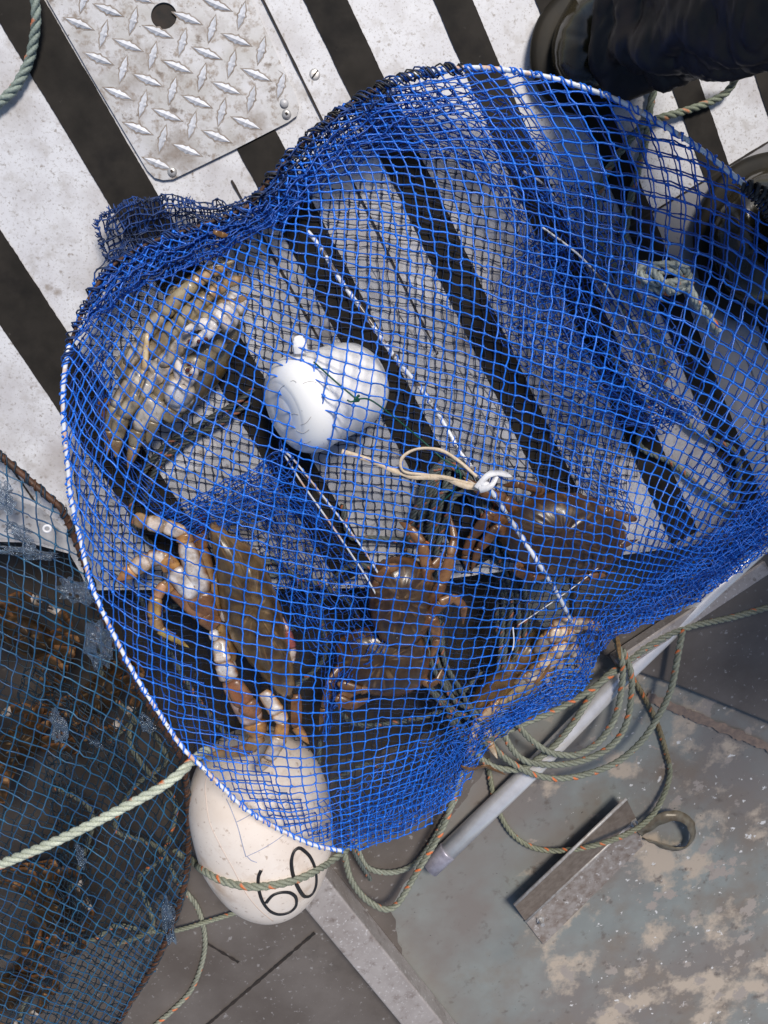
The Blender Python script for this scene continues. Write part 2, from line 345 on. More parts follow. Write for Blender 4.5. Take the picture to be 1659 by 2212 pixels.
sheet('deck_wet_shade_patch', [(640, 520), (760, 560), (900, 620), (1040, 700), (1160, 760), (1240, 860), (1320, 1000), (1340, 1100), (1300, 1180), (1060, 1225), (820, 1258), (215, 1262), (175, 1150), (260, 1060), (420, 1020), (520, 900), (560, 760), (600, 640)], 0.0006, M['dimdeck'], 0.014)  # wet patch that also paints the pot's shade onto the deck
mb = MB()                                                        # raised floor panel on the right, with a rounded lip
top = [(1240, 1130), (1240, 1385), (1370, 1450), (1465, 1482), (1540, 1512), (1659, 1560), (2050, 1730), (2050, 900)]
pts = [tuple(P(x, y, ZF + 0.014))[:2] for x, y in top]
mb.prism(pts, ZF - 0.002, ZF + 0.014)
o = tag(mb.build('floor_panel', M['brownfloor'], smooth=False), kind='structure')
bv = o.modifiers.new('bevel', 'BEVEL'); bv.width = 0.004; bv.segments = 3
mb = MB(); strip(P(1395, 1502, ZF), P(1760, 1655, ZF), 0.013, ZF + 0.0035, jit=0.6, n=90)
tag(mb.build('floor_weld', M['weld'], smooth=False), kind='structure')
mb = MB(); strip(P(680, 2010, ZF), P(400, 2250, ZF), 0.004, ZF + 0.0045, jit=0.8, n=70)
strip(P(448, 2033, ZF), P(516, 2074, ZF), 0.003, ZF + 0.0045, jit=0.9)
tag(mb.build('floor_seams', M['seam'], smooth=False), kind='structure')

# ------------------------------------------------------------------ tread plate
tp = empty('tread_plate', P(370, 180), 'silver diamond tread plate screwed onto the deck, with a round finger hole', 'tread plate')
out = [(88, -30), (102, 0), (200, 170), (318, 368), (334, 384), (352, 389), (374, 387), (500, 326), (622, 264), (641, 250), (646, 232), (640, 208), (560, 35), (542, 0), (528, -30)]
hole = [(354 + 28*math.cos(t), 34 + 29*math.sin(t)) for t in np.linspace(0, 2*math.pi, 40, endpoint=False)]
zt = 0.0035
mb = MB(); mb.prism([tuple(P(x, y, zt))[:2] for x, y in out][::-1], 0.0006, zt, holes=[[tuple(P(x, y, zt))[:2] for x, y in hole]])
o = mb.build('plate', M['tread'], tp, smooth=False)
mb = MB(); mb.add([P(354 + 36*math.cos(t), 34 + 37*math.sin(t), 0.0016) for t in np.linspace(0, 2*math.pi, 40, endpoint=False)][::-1], [tuple(range(40))])
mb.build('finger_hole', M['seam'], tp, smooth=False)
def inpoly(x, y, poly):
    c = False; n = len(poly); j = n - 1
    for i in range(n):
        xi, yi = poly[i][:2]; xj, yj = poly[j][:2]
        if (yi > y) != (yj > y) and x < (xj - xi) * (y - yi) / (yj - yi) + xi: c = not c
        j = i
    return c
mb = MB(); md = MB()
for i in range(-5, 8):
    for j in range(-5, 9):
        for kind in (0, 1):
            cx = 212.5 + 42.5*i + 64*j + (53.5 if kind else 0); cy = 126.5 + 75.5*i - 29*j + (23 if kind else 0)
            dx, dy = ((30, 12.5) if kind == 0 else (-7.5, 28.5))
            if not inpoly(cx, cy, out) or not inpoly(cx+dx*.75, cy+dy*.75, out) or not inpoly(cx-dx*.75, cy-dy*.75, out) or math.hypot(cx-354, cy-34) < 34 or math.hypot(cx-372, cy-371) < 22 or math.hypot(cx-619, cy-246) < 26 or math.hypot(cx - 614, cy - 224) < 14: continue
            for (bld, k, h, z0) in ((md, 1.18, 0.0, zt + 0.0002), (mb, 1.0, 0.0017, zt + 0.0004)):
                prof = [(-1, 0), (-0.72, 0.09), (-0.4, 0.20), (-0.17, 0.19), (0, 0.28), (0.17, 0.19), (0.4, 0.20), (0.72, 0.09), (1, 0)]
                vs = []
                for (t, ww) in prof:
                    ww = ww * (1.0 if bld is mb else 1.45)
                    for sgn in (-1, 0, 1):
                        x = cx + dx*t*k - dy*ww*sgn; y = cy + dy*t*k + dx*ww*sgn
                        x += (0 if inpoly(x, y, out) else (354-x)*0.06); 
                        vs.append(P(x, y, z0 + (h * (1 - abs(t))**0.5 if sgn == 0 else 0)))
                fs = []
                for q in range(len(prof) - 1):
                    fs += [(3*q, 3*q+1, 3*q+4, 3*q+3), (3*q+1, 3*q+2, 3*q+5, 3*q+4)]
                bld.add(vs, [f[::-1] for f in fs] if (dx*1 > 0) else fs)
mb.build('tread_pattern', M['lug'], tp, smooth=False)
md.build('grime', M['lugdirt'], tp, smooth=False)
def screw(px, r, z, parent, name='screw', slot='square'):
    c = P(*px, z); mb = MB(); n = 20; vs = []; fs = []
    for k, (rr, zz) in enumerate([(1.0, 0), (0.92, 0.35), (0.6, 0.55), (0.0, 0.6)]):
        for i in range(n): vs.append(c + Vector((math.cos(2*math.pi*i/n)*rr*r, math.sin(2*math.pi*i/n)*rr*r, zz*r)))
    for k in range(3):
        for i in range(n): fs.append((k*n+i, k*n+(i+1) % n, (k+1)*n+(i+1) % n, (k+1)*n+i))
    mb.add(vs, fs); o = mb.build(name, M['steel'], parent)
    mb = MB(); q = r * 0.28; zz = c.z + 0.62*r
    if slot == 'square': s4 = [(-q, -q), (q, -q), (q, q), (-q, q)]
    else: s4 = [(-r*0.85, -r*0.14), (r*0.85, -r*0.14), (r*0.85, r*0.14), (-r*0.85, r*0.14)]
    ca, sa = math.cos(0.9 if slot != 'square' else 0.5), math.sin(0.9 if slot != 'square' else 0.5)
    mb.add([(c.x + x*ca - y*sa, c.y + x*sa + y*ca, zz) for x, y in s4], [(0, 1, 2, 3)])
    mb.build('drive_slot', M['seam'], o if parent else o, smooth=False)
    return o
screw((372, 371), 0.0046, zt, tp); screw((619, 247), 0.0046, zt, tp)
mb = MB(); mb.ball(P(614, 223, zt + 0.001), 0.0042, sc=(1, 1, 0.4), seg=14); mb.build('rivet', M['tread'], tp)
for px, lb in (((680, 161), 'slotted deck screw beside the tread plate, clear of the net'), ((1433, 130), 'slotted deck screw near the rope under the trouser cuff'), ((1636, 372), 'slotted deck screw beside the ring at the right edge')):
    c = P(*px, 0.0002); o = screw(px, 0.0052, 0.0002, None, 'deck_screw', 'flat')
    tag(o, lb, 'screw', 'slotted screws in the deck')
    o.scale = (1, 1, 0.35)
    me = o.data
    o.location = (0, 0, 0)

# ------------------------------------------------------------------ net lattice from measured cell directions
def solve_lattice(samples, box, h=40, ws=0.6):
    """samples: (x, y, ax, ay, bx, by) local strand vectors of one cell -> smooth cell coordinates u, v"""
    x0, y0, x1, y1 = box; nx = int((x1-x0)/h)+1; ny = int((y1-y0)/h)+1; n = nx*ny
    ID = lambda i, j: j*nx + i
    AtA = np.zeros((n, n)); U = np.zeros(n); V = np.zeros(n)
    def eq(idx, cf, ru, rv, w):
        idx = np.array(idx); cf = np.array(cf) * w
        AtA[np.ix_(idx, idx)] += np.outer(cf, cf); U[idx] += cf*ru*w; V[idx] += cf*rv*w
    for (x, y, ax, ay, bx, by) in samples:
        J = np.linalg.inv(np.array([[ax, bx], [ay, by]]))
        fx = min(max((x-x0)/h, 0), nx-1.001); fy = min(max((y-y0)/h, 0), ny-1.001)
        i, j = int(fx), int(fy); tx, ty = fx-i, fy-j
        ids = [ID(i, j), ID(i+1, j), ID(i, j+1), ID(i+1, j+1)]
        eq(ids, [-(1-ty)/h, (1-ty)/h, -ty/h, ty/h], J[0, 0], J[1, 0], 100)
        eq(ids, [-(1-tx)/h, -tx/h, (1-tx)/h, tx/h], J[0, 1], J[1, 1], 100)
    for j in range(ny):
        for i in range(nx):
            if 0 < i < nx-1: eq([ID(i-1, j), ID(i, j), ID(i+1, j)], [1, -2, 1], 0, 0, ws)
            if 0 < j < ny-1: eq([ID(i, j-1), ID(i, j), ID(i, j+1)], [1, -2, 1], 0, 0, ws)
            if i < nx-1 and j < ny-1: eq([ID(i, j), ID(i+1, j), ID(i, j+1), ID(i+1, j+1)], [1, -1, -1, 1], 0, 0, ws)
    AtA[0, 0] += 1e-3; AtA += np.eye(n)*1e-9
    S = np.linalg.solve(AtA, np.stack([U, V], 1))
    return (x0, y0, h, nx, ny, S.reshape(ny, nx, 2))
def lattice_nodes(lat, poly, du=0.0, dv=0.0, warp=0.0, seed=0):
    """photo positions of every knot inside the outline"""
    x0, y0, h, nx, ny, S = lat; step = 3.0
    xs = np.arange(x0, x0 + h*(nx-1) - 1, step); ys = np.arange(y0, y0 + h*(ny-1) - 1, step)
    X, Y = np.meshgrid(xs, ys)
    def ev(X, Y):
        fx = np.clip((X-x0)/h, 0, nx-1.001); fy = np.clip((Y-y0)/h, 0, ny-1.001)
        i = fx.astype(int); j = fy.astype(int); tx = (fx-i)[..., None]; ty = (fy-j)[..., None]
        return S[j, i]*(1-tx)*(1-ty) + S[j, i+1]*tx*(1-ty) + S[j+1, i]*(1-tx)*ty + S[j+1, i+1]*tx*ty
    W = ev(X, Y); 
    if warp:
        sx = seed*1.7
        W = W + warp*np.stack([np.sin(X/47+sx)*np.cos(Y/61-sx) + 0.5*np.sin(X/21+Y/33+sx), np.cos(X/53-sx)*np.sin(Y/43+sx) + 0.5*np.sin(X/29-Y/19)], -1)
    W = W + np.array([du, dv]); R_ = np.round(W); D = ((W-R_)**2).sum(-1)
    # inside test
    ins = np.zeros(X.shape, bool); j = len(poly)-1
    for i in range(len(poly)):
        xi, yi = poly[i][:2]; xj, yj = poly[j][:2]
        if yi != yj: ins ^= ((yi > Y) != (yj > Y)) & (X < (xj-xi)*(Y-yi)/(yj-yi)+xi)
        j = i
    gy, gx = np.gradient(W, step, axis=(0, 1))
    best = {}
    jj, ii = np.where(ins & (D < 0.2))
    for j, i in zip(jj, ii):
        k = (int(R_[j, i, 0]), int(R_[j, i, 1])); d = D[j, i]
        if k not in best or d < best[k][0]: best[k] = (d, j, i)
    out = {}
    for k, (d, j, i) in best.items():
        J = np.array([[gx[j, i, 0], gy[j, i, 0]], [gx[j, i, 1], gy[j, i, 1]]])
        if abs(np.linalg.det(J)) < 1e-6: continue
        dl = np.linalg.solve(J, R_[j, i] - W[j, i]); L = np.hypot(*dl)
        if L > 8: dl *= 8/L
        out[k] = (X[j, i] + dl[0], Y[j, i] + dl[1])
    return out
def idw(ctrl, p=2.6):
    A = np.array(ctrl, float)
    def f(x, y):
        d2 = (A[:, 0]-x)**2 + (A[:, 1]-y)**2 + 900.0
        w_ = d2**(-p/2); return float((w_*A[:, 2]).sum()/w_.sum())
    return f
def net_mesh(mb, pos, r, kr, slack=0.06, jit=0.25, sides=5, maxlen=0.03, knots=True, long=2.0):
    """pos: knot key -> world point. Twisted strands between neighbours, a knot at every crossing"""
    keys = list(pos.keys())
    J = {k: Vector(pos[k]) + Vector(rng.normal(0, 1, 3).tolist()) * (jit*0.001) for k in keys}
    for k in keys:
        for q in ((k[0]+1, k[1]), (k[0], k[1]+1)):
            if q not in J: continue
            A, B = J[k], J[q]; L = (B-A).length
            if L > maxlen or L < 1e-5: continue
            s1 = Vector(rng.normal(0, 1, 3).tolist()) * L*slack; s2 = s1*0.6 + Vector(rng.normal(0, 1, 3).tolist())*L*slack*0.5
            rr = r * rng.uniform(0.85, 1.15); g = rng.uniform(.62, 1.12) * (1 + .25*noise.noise(A*9)); gg = rng.uniform(-.02, .03)*max(0, g-.7)
            mb.tube([A, A.lerp(B, 0.33)+s1, A.lerp(B, 0.67)+s2, B], [rr*1.1, rr*0.95, rr*0.95, rr*1.1], sides, cap=False, col=(g + gg*8, g, g))
    if knots:
        for k in keys:
            s = rng.uniform(0.85, 1.2)
            c = J[k]; rr = kr*s; vs = []
            base = [Vector((1, 0, 0)), Vector((-1, 0, 0)), Vector((0, 1, 0)), Vector((0, -1, 0)), Vector((0, 0, 1)), Vector((0, 0, -1))]
            a = rng.uniform(0, 3); ca, sa = math.cos(a), math.sin(a)
            vs = [c + Vector((v.x*ca-v.y*sa, v.x*sa+v.y*ca, v.z*0.9))*rr*(1+0.25*rng.rand()) for v in base]
            # an octahedron pushed out at its face centres reads as a small tied lump
            F8 = [(0, 2, 4), (2, 1, 4), (1, 3, 4), (3, 0, 4), (2, 0, 5), (1, 2, 5), (3, 1, 5), (0, 3, 5)]
            fs = []
            for f in F8:
                m_ = sum((vs[i]-c for i in f), Vector())/3; vs.append(c + m_.normalized()*rr*0.95); n_ = len(vs)-1
                fs += [(f[0], f[1], n_), (f[1], f[2], n_), (f[2], f[0], n_)]
            mb.add(vs, fs)
    return J

# outline of the pot and the height of its net --------------------------------------------------
RIM_L = [(545,440,.045),(500,463,.045),(420,492,.045),(330,522,.045),(262,560,.045),(235,585,.045),(200,630,.045),(172,690,.045),(150,745,.045),(140,800,.05),(136,860,.05),(139,929,.05),(146,1000,.05),(154,1078,.05),(174,1167,.05),(193,1249,.055),(218,1313,.06),(248,1375,.065),(288,1452,.07),(337,1530,.075),(392,1612,.08),(435,1655,.08),(480,1700,.08),(530,1747,.078),(600,1790,.07),(675,1824,.06),(740,1838,.045)]
RIM_R = [(545,440,.045),(585,385,.05),(640,325,.05),(700,270,.05),(765,222,.05),(830,184,.055),(900,160,.055),(1000,147,.06),(1080,150,.07),(1180,166,.08),(1260,189,.09),(1340,219,.10),(1420,263,.11),(1500,313,.12),(1560,359,.125),(1610,402,.13),(1659,458,.13),(1720,550,.13),(1770,700,.13)]
EDGE_B = [(1770,1000,.09),(1700,1140,.06),(1640,1200,.03),(1560,1260,.01),(1480,1313,.0),(1400,1346,.0),(1330,1367,.01),(1295,1400,.0),(1284,1440,-.02),(1270,1478,-.03),(1200,1528,-.04),(1130,1560,-.04),(1075,1590,-.05),(1040,1625,-.06),(1015,1680,-.06),(985,1725,-.06),(930,1775,-.05),(860,1810,-.02),(800,1830,.02)]
OUT = RIM_L[::-1] + RIM_R[1:] + EDGE_B      # closed loop
INNER = [(900,600,.12),(750,850,.125),(700,1100,.115),(500,1200,.105),(1050,1050,.125),(1200,800,.135),(1400,600,.15),(1500,750,.15),(1150,1250,.09),(900,1450,.08),(1100,1450,.05),(300,700,.06),(350,900,.085),(250,1000,.075),(600,1600,.085),(720,1720,.06),(850,1650,.03),(1000,250,.065),(700,400,.06),(800,330,.055),(1400,1100,.10),(1550,900,.13),(1300,350,.12),(600,620,.10),(450,750,.095),(450,1000,.10),(550,1450,.10),(400,1450,.09),(1250,1100,.11),(950,1250,.11),(1230,1420,.02)]
ztop = idw([q for q in OUT] + INNER)
SAMP = [ # x, y, then one cell along the "rows" and one along the "columns"
(309,824,20,18,-13,25),(245,776,13,19,-15,23),(197,824,14,22,-15,24),(165,904,8,21,-9,24),(526,808,27,15.5,-6,30),(622,824,30,13,-6,30),(430,792,20,9,-7,27),(446,872,24,14,-10,31),(640,704,29,12,-6.5,27),(414,696,19,10,-13,27),
(325,1107,30,22,-8,34),(229,1091,22,22,-8,34),(181,1155,16,25,-5,32),(642,1613,30.6,1,0,27),(460,1600,30,9,2,29),(607,1752,27,4,7,18),(835,1596,27,-5,-1,25),(904,1700,14,-4,-3,15),(835,1790,16,-3,0,13),(975,1650,14,-6,-6,13),
(975,510,32,3,1.5,24),(1086,454,31,4,4,24),(1267,775,27,4,-3.5,31),(1170,705,27,2,-4,31),(1351,887,24,6,-6,31),(1362,1030,24,3,-6,25),(1466,1082,17,9,-10,17),(1570,1100,18,12,-12,15),(1380,1204,12,2,-3,20),(1484,1204,11,4,-7,12),
(1411,790,27,7,-9,28),(1558,790,26,15,-10,27),(1474,895,24,9,-12,23),(1600,937,22,14,-15,20),(1404,409,33,5,4,31),(1514,497,32,6,-1,29),(1580,629,27,17,-8,28),(1360,607,29,5,-3,30),(1435,340,34,6,10,30),(1265,272,38,-1,18,26),
(1156,258,33,-4,16,24),(1114,342,31,1,9,29),(947,258,25,-6,15,13),(926,375,29,3,5,20),(798,565,31,3,0,28),(652,565,28,6,0,27),(527,586,22,9,-4,23),(568,470,17,8,-6,14),(694,440,26,0,2,19),(387,578,17,4,-9,15),(720,340,20,-8,8,12),
(1190,1130,24.5,2,0,31),(800,1065,32,5,-5,31),(790,1420,29,-2,-4,29),(950,1450,28,2,-6,28),(1100,1480,24,3,-6,21),(490,1350,33.6,7.5,-2,33),(600,1540,32,5,0,30),(330,1400,30,14,-3,32),(250,1300,22,18,-1,30),(1270,1340,14,2,-4,22),(1230,1470,18,3,-4,10),(1100,1555,16,-7,-7,9),
(1400,1310,10,1,-4,10),(1550,1240,12,-5,-9,10),(1640,1170,14,-6,-10,11),(660,1050,32,8,-5,32),(800,760,31,8,-3,30),(500,1090,32,14,-6,32),(950,900,31,4,-2,31),(1000,1280,28,1,-5,30),(700,1250,32,4,-4,30),(370,1530,30,10,0,30),(1690,700,22,18,-8,26)]
LAT = solve_lattice(SAMP, (60, 60, 1820, 1940))
OUTP = [(q[0], q[1]) for q in OUT]
pot = empty('crab_pot', P(830, 1000, 0), 'bright blue mesh crab pot with white ring, full of crabs, on the striped deck', 'crab pot')
mb = MB()
nod = lattice_nodes(LAT, OUTP, warp=0.03)
# knots close to the outline are joined to it by short strands
outw = np.array(resample(cr([(q[0], q[1], q[2]) for q in OUT], 6, True), 4.0))
pos = {k: P(x, y, ztop(x, y)) for k, (x, y) in nod.items()}
Jn = net_mesh(mb, pos, 0.00078, 0.0017, slack=0.045, jit=0.5)
for k in pos:
    for q in ((k[0]+1, k[1]), (k[0]-1, k[1]), (k[0], k[1]+1), (k[0], k[1]-1)):
        if q in pos: continue
        x, y = nod[k]; d = np.hypot(outw[:, 0]-x, outw[:, 1]-y); i = int(d.argmin())
        if d[i] > 55: continue
        i = (i + rng.randint(-2, 3)) % len(outw)
        A = Jn[k]; B = P(*outw[i]); mb.tube([A, A.lerp(B, 0.5) + Vector(rng.normal(0, 0.0005, 3).tolist()), B], 0.00075, 5, cap=False)
mb.build('top_netting', M['net'], pot)

# a second layer of the same net hanging inside at the sides
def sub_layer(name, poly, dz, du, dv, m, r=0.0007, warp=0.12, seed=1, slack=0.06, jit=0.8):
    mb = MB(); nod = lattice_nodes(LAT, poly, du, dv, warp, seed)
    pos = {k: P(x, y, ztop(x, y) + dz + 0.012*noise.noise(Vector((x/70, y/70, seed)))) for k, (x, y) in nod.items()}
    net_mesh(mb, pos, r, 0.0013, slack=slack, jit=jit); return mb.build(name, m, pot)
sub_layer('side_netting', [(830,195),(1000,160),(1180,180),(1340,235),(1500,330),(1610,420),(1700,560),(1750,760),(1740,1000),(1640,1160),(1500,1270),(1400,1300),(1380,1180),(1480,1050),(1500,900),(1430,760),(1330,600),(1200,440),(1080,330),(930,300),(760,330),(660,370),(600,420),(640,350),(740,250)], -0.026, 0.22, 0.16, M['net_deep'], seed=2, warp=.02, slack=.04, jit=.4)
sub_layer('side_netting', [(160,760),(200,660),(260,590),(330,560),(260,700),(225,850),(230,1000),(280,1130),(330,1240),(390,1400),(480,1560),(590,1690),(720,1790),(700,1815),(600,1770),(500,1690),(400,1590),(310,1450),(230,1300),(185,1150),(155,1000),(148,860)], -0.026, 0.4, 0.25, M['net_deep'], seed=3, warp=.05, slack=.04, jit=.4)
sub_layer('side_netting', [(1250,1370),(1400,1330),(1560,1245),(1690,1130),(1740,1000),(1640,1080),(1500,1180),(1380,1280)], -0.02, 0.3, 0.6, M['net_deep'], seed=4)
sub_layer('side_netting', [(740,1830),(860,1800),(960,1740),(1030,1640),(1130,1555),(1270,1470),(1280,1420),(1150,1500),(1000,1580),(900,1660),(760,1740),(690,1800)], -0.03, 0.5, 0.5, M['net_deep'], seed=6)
# the pot's floor: a fine net, its shade painted in as navy, lying on the deck, sagging over the deck's edge
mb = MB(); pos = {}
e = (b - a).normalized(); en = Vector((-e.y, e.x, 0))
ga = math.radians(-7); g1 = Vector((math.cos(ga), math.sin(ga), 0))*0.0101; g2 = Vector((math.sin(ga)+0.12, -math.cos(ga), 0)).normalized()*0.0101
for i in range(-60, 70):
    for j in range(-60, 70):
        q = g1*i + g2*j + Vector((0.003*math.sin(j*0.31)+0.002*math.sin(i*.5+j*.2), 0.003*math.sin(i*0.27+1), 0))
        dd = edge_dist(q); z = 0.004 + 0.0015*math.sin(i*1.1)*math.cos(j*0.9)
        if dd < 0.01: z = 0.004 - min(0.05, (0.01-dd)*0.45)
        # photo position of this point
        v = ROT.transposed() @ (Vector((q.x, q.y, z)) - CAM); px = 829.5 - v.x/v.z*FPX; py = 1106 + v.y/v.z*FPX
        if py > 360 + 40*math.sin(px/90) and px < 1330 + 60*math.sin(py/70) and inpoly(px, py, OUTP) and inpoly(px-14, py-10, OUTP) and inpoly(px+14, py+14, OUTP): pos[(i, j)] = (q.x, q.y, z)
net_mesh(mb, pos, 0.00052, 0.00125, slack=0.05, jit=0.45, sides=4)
mb.build('bottom_netting', M['net_shaded'], pot)

# bunched tunnel nets inside: narrow cells between a left and a right edge line
def funnel(name, L, Rr, cl, cw, m, r=0.0006, amp=0.010, seed=0, jit=1.2, parent=pot, kr=0.0011, slack=0.09, maxlen=0.05):
    Ls = np.array(cr(L, 16)); Rs = np.array(cr(Rr, 16))
    l1 = np.linalg.norm(np.diff(Ls[:, :2], axis=0), axis=1).sum(); l2 = np.linalg.norm(np.diff(Rs[:, :2], axis=0), axis=1).sum()
    nu = max(3, int((l1+l2)/2/cl)); t = np.linspace(0, 1, nu+1)
    def at(A, t):
        d = np.concatenate([[0], np.cumsum(np.linalg.norm(np.diff(A[:, :2], axis=0), axis=1))]); d /= d[-1]
        return np.stack([np.interp(t, d, A[:, k]) for k in range(3)], 1)
    A = at(Ls, t); B = at(Rs, t); nv = max(2, int(np.linalg.norm((A-B)[:, :2], axis=1).mean()/cw))
    pos = {}
    for i in range(nu+1):
        for j in range(nv+1):
            s = j/nv; q = A[i]*(1-s)+B[i]*s
            nz = Vector((q[0]/38+seed*3, q[1]/38, seed)); nx_ = noise.noise(nz)*14; ny_ = noise.noise(nz+Vector((5, 5, 5)))*14
            zz = q[2] + amp*math.sin(j*1.9+i*0.35+seed) + amp*0.8*noise.noise(nz*1.3+Vector((9, 0, 0)))
            pos[(i, j)] = P(q[0]+nx_+rng.normal(0, .8), q[1]+ny_+rng.normal(0, .8), zz)
    mb = MB(); net_mesh(mb, pos, r, kr, slack=slack*.6, jit=jit*.45, sides=4, maxlen=maxlen)
    return mb.build(name, m, parent)
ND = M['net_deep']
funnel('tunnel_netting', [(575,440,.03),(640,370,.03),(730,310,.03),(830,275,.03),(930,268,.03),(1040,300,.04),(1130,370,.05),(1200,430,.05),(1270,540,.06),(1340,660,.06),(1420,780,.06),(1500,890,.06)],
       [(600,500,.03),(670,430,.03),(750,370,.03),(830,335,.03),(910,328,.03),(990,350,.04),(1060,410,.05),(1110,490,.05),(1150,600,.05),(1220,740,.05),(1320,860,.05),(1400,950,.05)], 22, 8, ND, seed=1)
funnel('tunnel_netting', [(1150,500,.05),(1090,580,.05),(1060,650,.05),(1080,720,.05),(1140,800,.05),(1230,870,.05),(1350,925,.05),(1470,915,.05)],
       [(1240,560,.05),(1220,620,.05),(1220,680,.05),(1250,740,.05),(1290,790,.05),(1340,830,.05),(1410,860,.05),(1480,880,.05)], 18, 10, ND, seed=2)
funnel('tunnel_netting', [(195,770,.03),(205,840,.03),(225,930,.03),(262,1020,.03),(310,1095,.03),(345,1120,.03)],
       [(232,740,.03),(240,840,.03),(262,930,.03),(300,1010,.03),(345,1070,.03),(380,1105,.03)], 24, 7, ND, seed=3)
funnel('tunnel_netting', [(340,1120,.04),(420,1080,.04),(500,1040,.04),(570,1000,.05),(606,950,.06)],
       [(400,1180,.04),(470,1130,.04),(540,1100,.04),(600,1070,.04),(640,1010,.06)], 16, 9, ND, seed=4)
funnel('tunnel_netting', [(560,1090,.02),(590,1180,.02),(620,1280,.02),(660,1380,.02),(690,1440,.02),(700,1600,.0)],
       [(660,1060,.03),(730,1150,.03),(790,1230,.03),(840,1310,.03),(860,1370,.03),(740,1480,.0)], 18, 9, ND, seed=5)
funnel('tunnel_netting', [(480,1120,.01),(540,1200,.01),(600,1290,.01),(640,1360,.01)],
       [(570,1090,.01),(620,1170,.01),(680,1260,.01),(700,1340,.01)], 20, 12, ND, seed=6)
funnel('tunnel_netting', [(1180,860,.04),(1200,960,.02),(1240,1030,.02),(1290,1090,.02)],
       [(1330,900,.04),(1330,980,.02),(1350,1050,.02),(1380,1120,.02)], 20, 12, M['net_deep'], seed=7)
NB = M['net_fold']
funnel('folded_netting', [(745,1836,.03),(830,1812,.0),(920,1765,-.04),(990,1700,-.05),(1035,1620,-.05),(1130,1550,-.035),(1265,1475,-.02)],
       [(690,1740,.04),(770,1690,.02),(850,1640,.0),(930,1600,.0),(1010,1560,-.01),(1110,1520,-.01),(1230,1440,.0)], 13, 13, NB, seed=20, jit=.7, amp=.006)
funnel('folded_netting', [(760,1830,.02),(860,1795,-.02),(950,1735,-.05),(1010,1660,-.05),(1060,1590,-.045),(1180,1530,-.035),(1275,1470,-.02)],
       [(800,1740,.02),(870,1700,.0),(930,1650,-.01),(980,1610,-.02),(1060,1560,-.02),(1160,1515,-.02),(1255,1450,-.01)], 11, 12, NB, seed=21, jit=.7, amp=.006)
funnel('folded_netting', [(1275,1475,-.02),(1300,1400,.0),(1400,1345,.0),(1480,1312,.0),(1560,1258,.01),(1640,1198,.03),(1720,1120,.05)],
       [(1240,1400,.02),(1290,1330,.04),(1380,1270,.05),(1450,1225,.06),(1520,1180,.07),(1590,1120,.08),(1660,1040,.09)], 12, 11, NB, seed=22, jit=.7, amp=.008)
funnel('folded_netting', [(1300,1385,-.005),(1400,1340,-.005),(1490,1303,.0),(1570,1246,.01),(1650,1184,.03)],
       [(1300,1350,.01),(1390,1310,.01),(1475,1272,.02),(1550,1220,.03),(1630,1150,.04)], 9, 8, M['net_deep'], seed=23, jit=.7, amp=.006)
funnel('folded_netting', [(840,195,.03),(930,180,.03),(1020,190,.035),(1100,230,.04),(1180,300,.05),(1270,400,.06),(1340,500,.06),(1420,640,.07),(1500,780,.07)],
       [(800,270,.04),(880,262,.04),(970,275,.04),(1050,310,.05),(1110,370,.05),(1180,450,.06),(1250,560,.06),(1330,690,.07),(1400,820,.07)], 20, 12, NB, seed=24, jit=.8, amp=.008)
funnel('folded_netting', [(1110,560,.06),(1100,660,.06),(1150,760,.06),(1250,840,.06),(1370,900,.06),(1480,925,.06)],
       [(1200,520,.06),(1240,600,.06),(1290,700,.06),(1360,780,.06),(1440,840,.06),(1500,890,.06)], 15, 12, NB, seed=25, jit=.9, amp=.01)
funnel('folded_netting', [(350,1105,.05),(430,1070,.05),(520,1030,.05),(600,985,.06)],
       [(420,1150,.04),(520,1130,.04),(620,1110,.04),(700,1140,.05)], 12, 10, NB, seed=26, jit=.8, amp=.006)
# weathered tail of net bunched at the notch, with a frayed cut edge
NT = M['net_tail']
funnel('frayed_tail_netting', [(225,478,.03),(290,437,.03),(370,432,.03),(450,445,.03),(520,440,.04),(560,410,.05),(620,340,.05),(700,262,.05),(770,212,.05)],
       [(240,560,.03),(330,520,.03),(400,500,.03),(470,490,.04),(540,470,.04),(580,440,.05),(640,375,.05),(715,300,.05),(785,250,.05)], 14, 8, NT, seed=8, r=0.0007, jit=1.0, amp=0.006)
funnel('frayed_tail_netting', [(232,545,.03),(300,520,.03),(380,505,.04),(460,480,.04),(540,460,.05)],
       [(180,690,.05),(270,620,.05),(360,580,.05),(450,545,.05),(555,480,.05)], 17, 10, NT, seed=9, r=0.0007, jit=0.9, amp=0.006)
funnel('frayed_tail_netting', [(228,470,.02),(290,430,.02),(370,424,.02),(450,440,.02),(540,425,.03),(600,360,.04),(690,280,.04),(780,215,.05),(850,185,.05)],
       [(236,570,.02),(320,540,.02),(400,520,.02),(470,510,.03),(560,490,.03),(620,440,.03),(700,360,.03),(790,300,.04),(860,240,.05)], 9, 13, NT, seed=10, r=0.0007, jit=1.2, amp=0.008)
funnel('frayed_tail_netting', [(215,600,.04),(280,548,.04),(350,520,.04),(430,498,.045),(520,470,.05),(580,440,.05)],
       [(170,730,.05),(250,650,.055),(340,600,.06),(440,560,.06),(530,520,.06),(600,470,.06)], 12, 8, M['net_deep'], seed=14, r=0.0007, jit=0.9, amp=0.006)
funnel('frayed_tail_netting', [(560,470,.05),(620,400,.05),(700,310,.055),(790,240,.055),(880,205,.055),(960,200,.055)],
       [(610,480,.055),(660,420,.055),(740,350,.055),(810,300,.055),(890,260,.055),(970,245,.06)], 14, 8, M['net_deep'], seed=15, r=0.0007, jit=0.9, amp=0.006)
mb = MB()
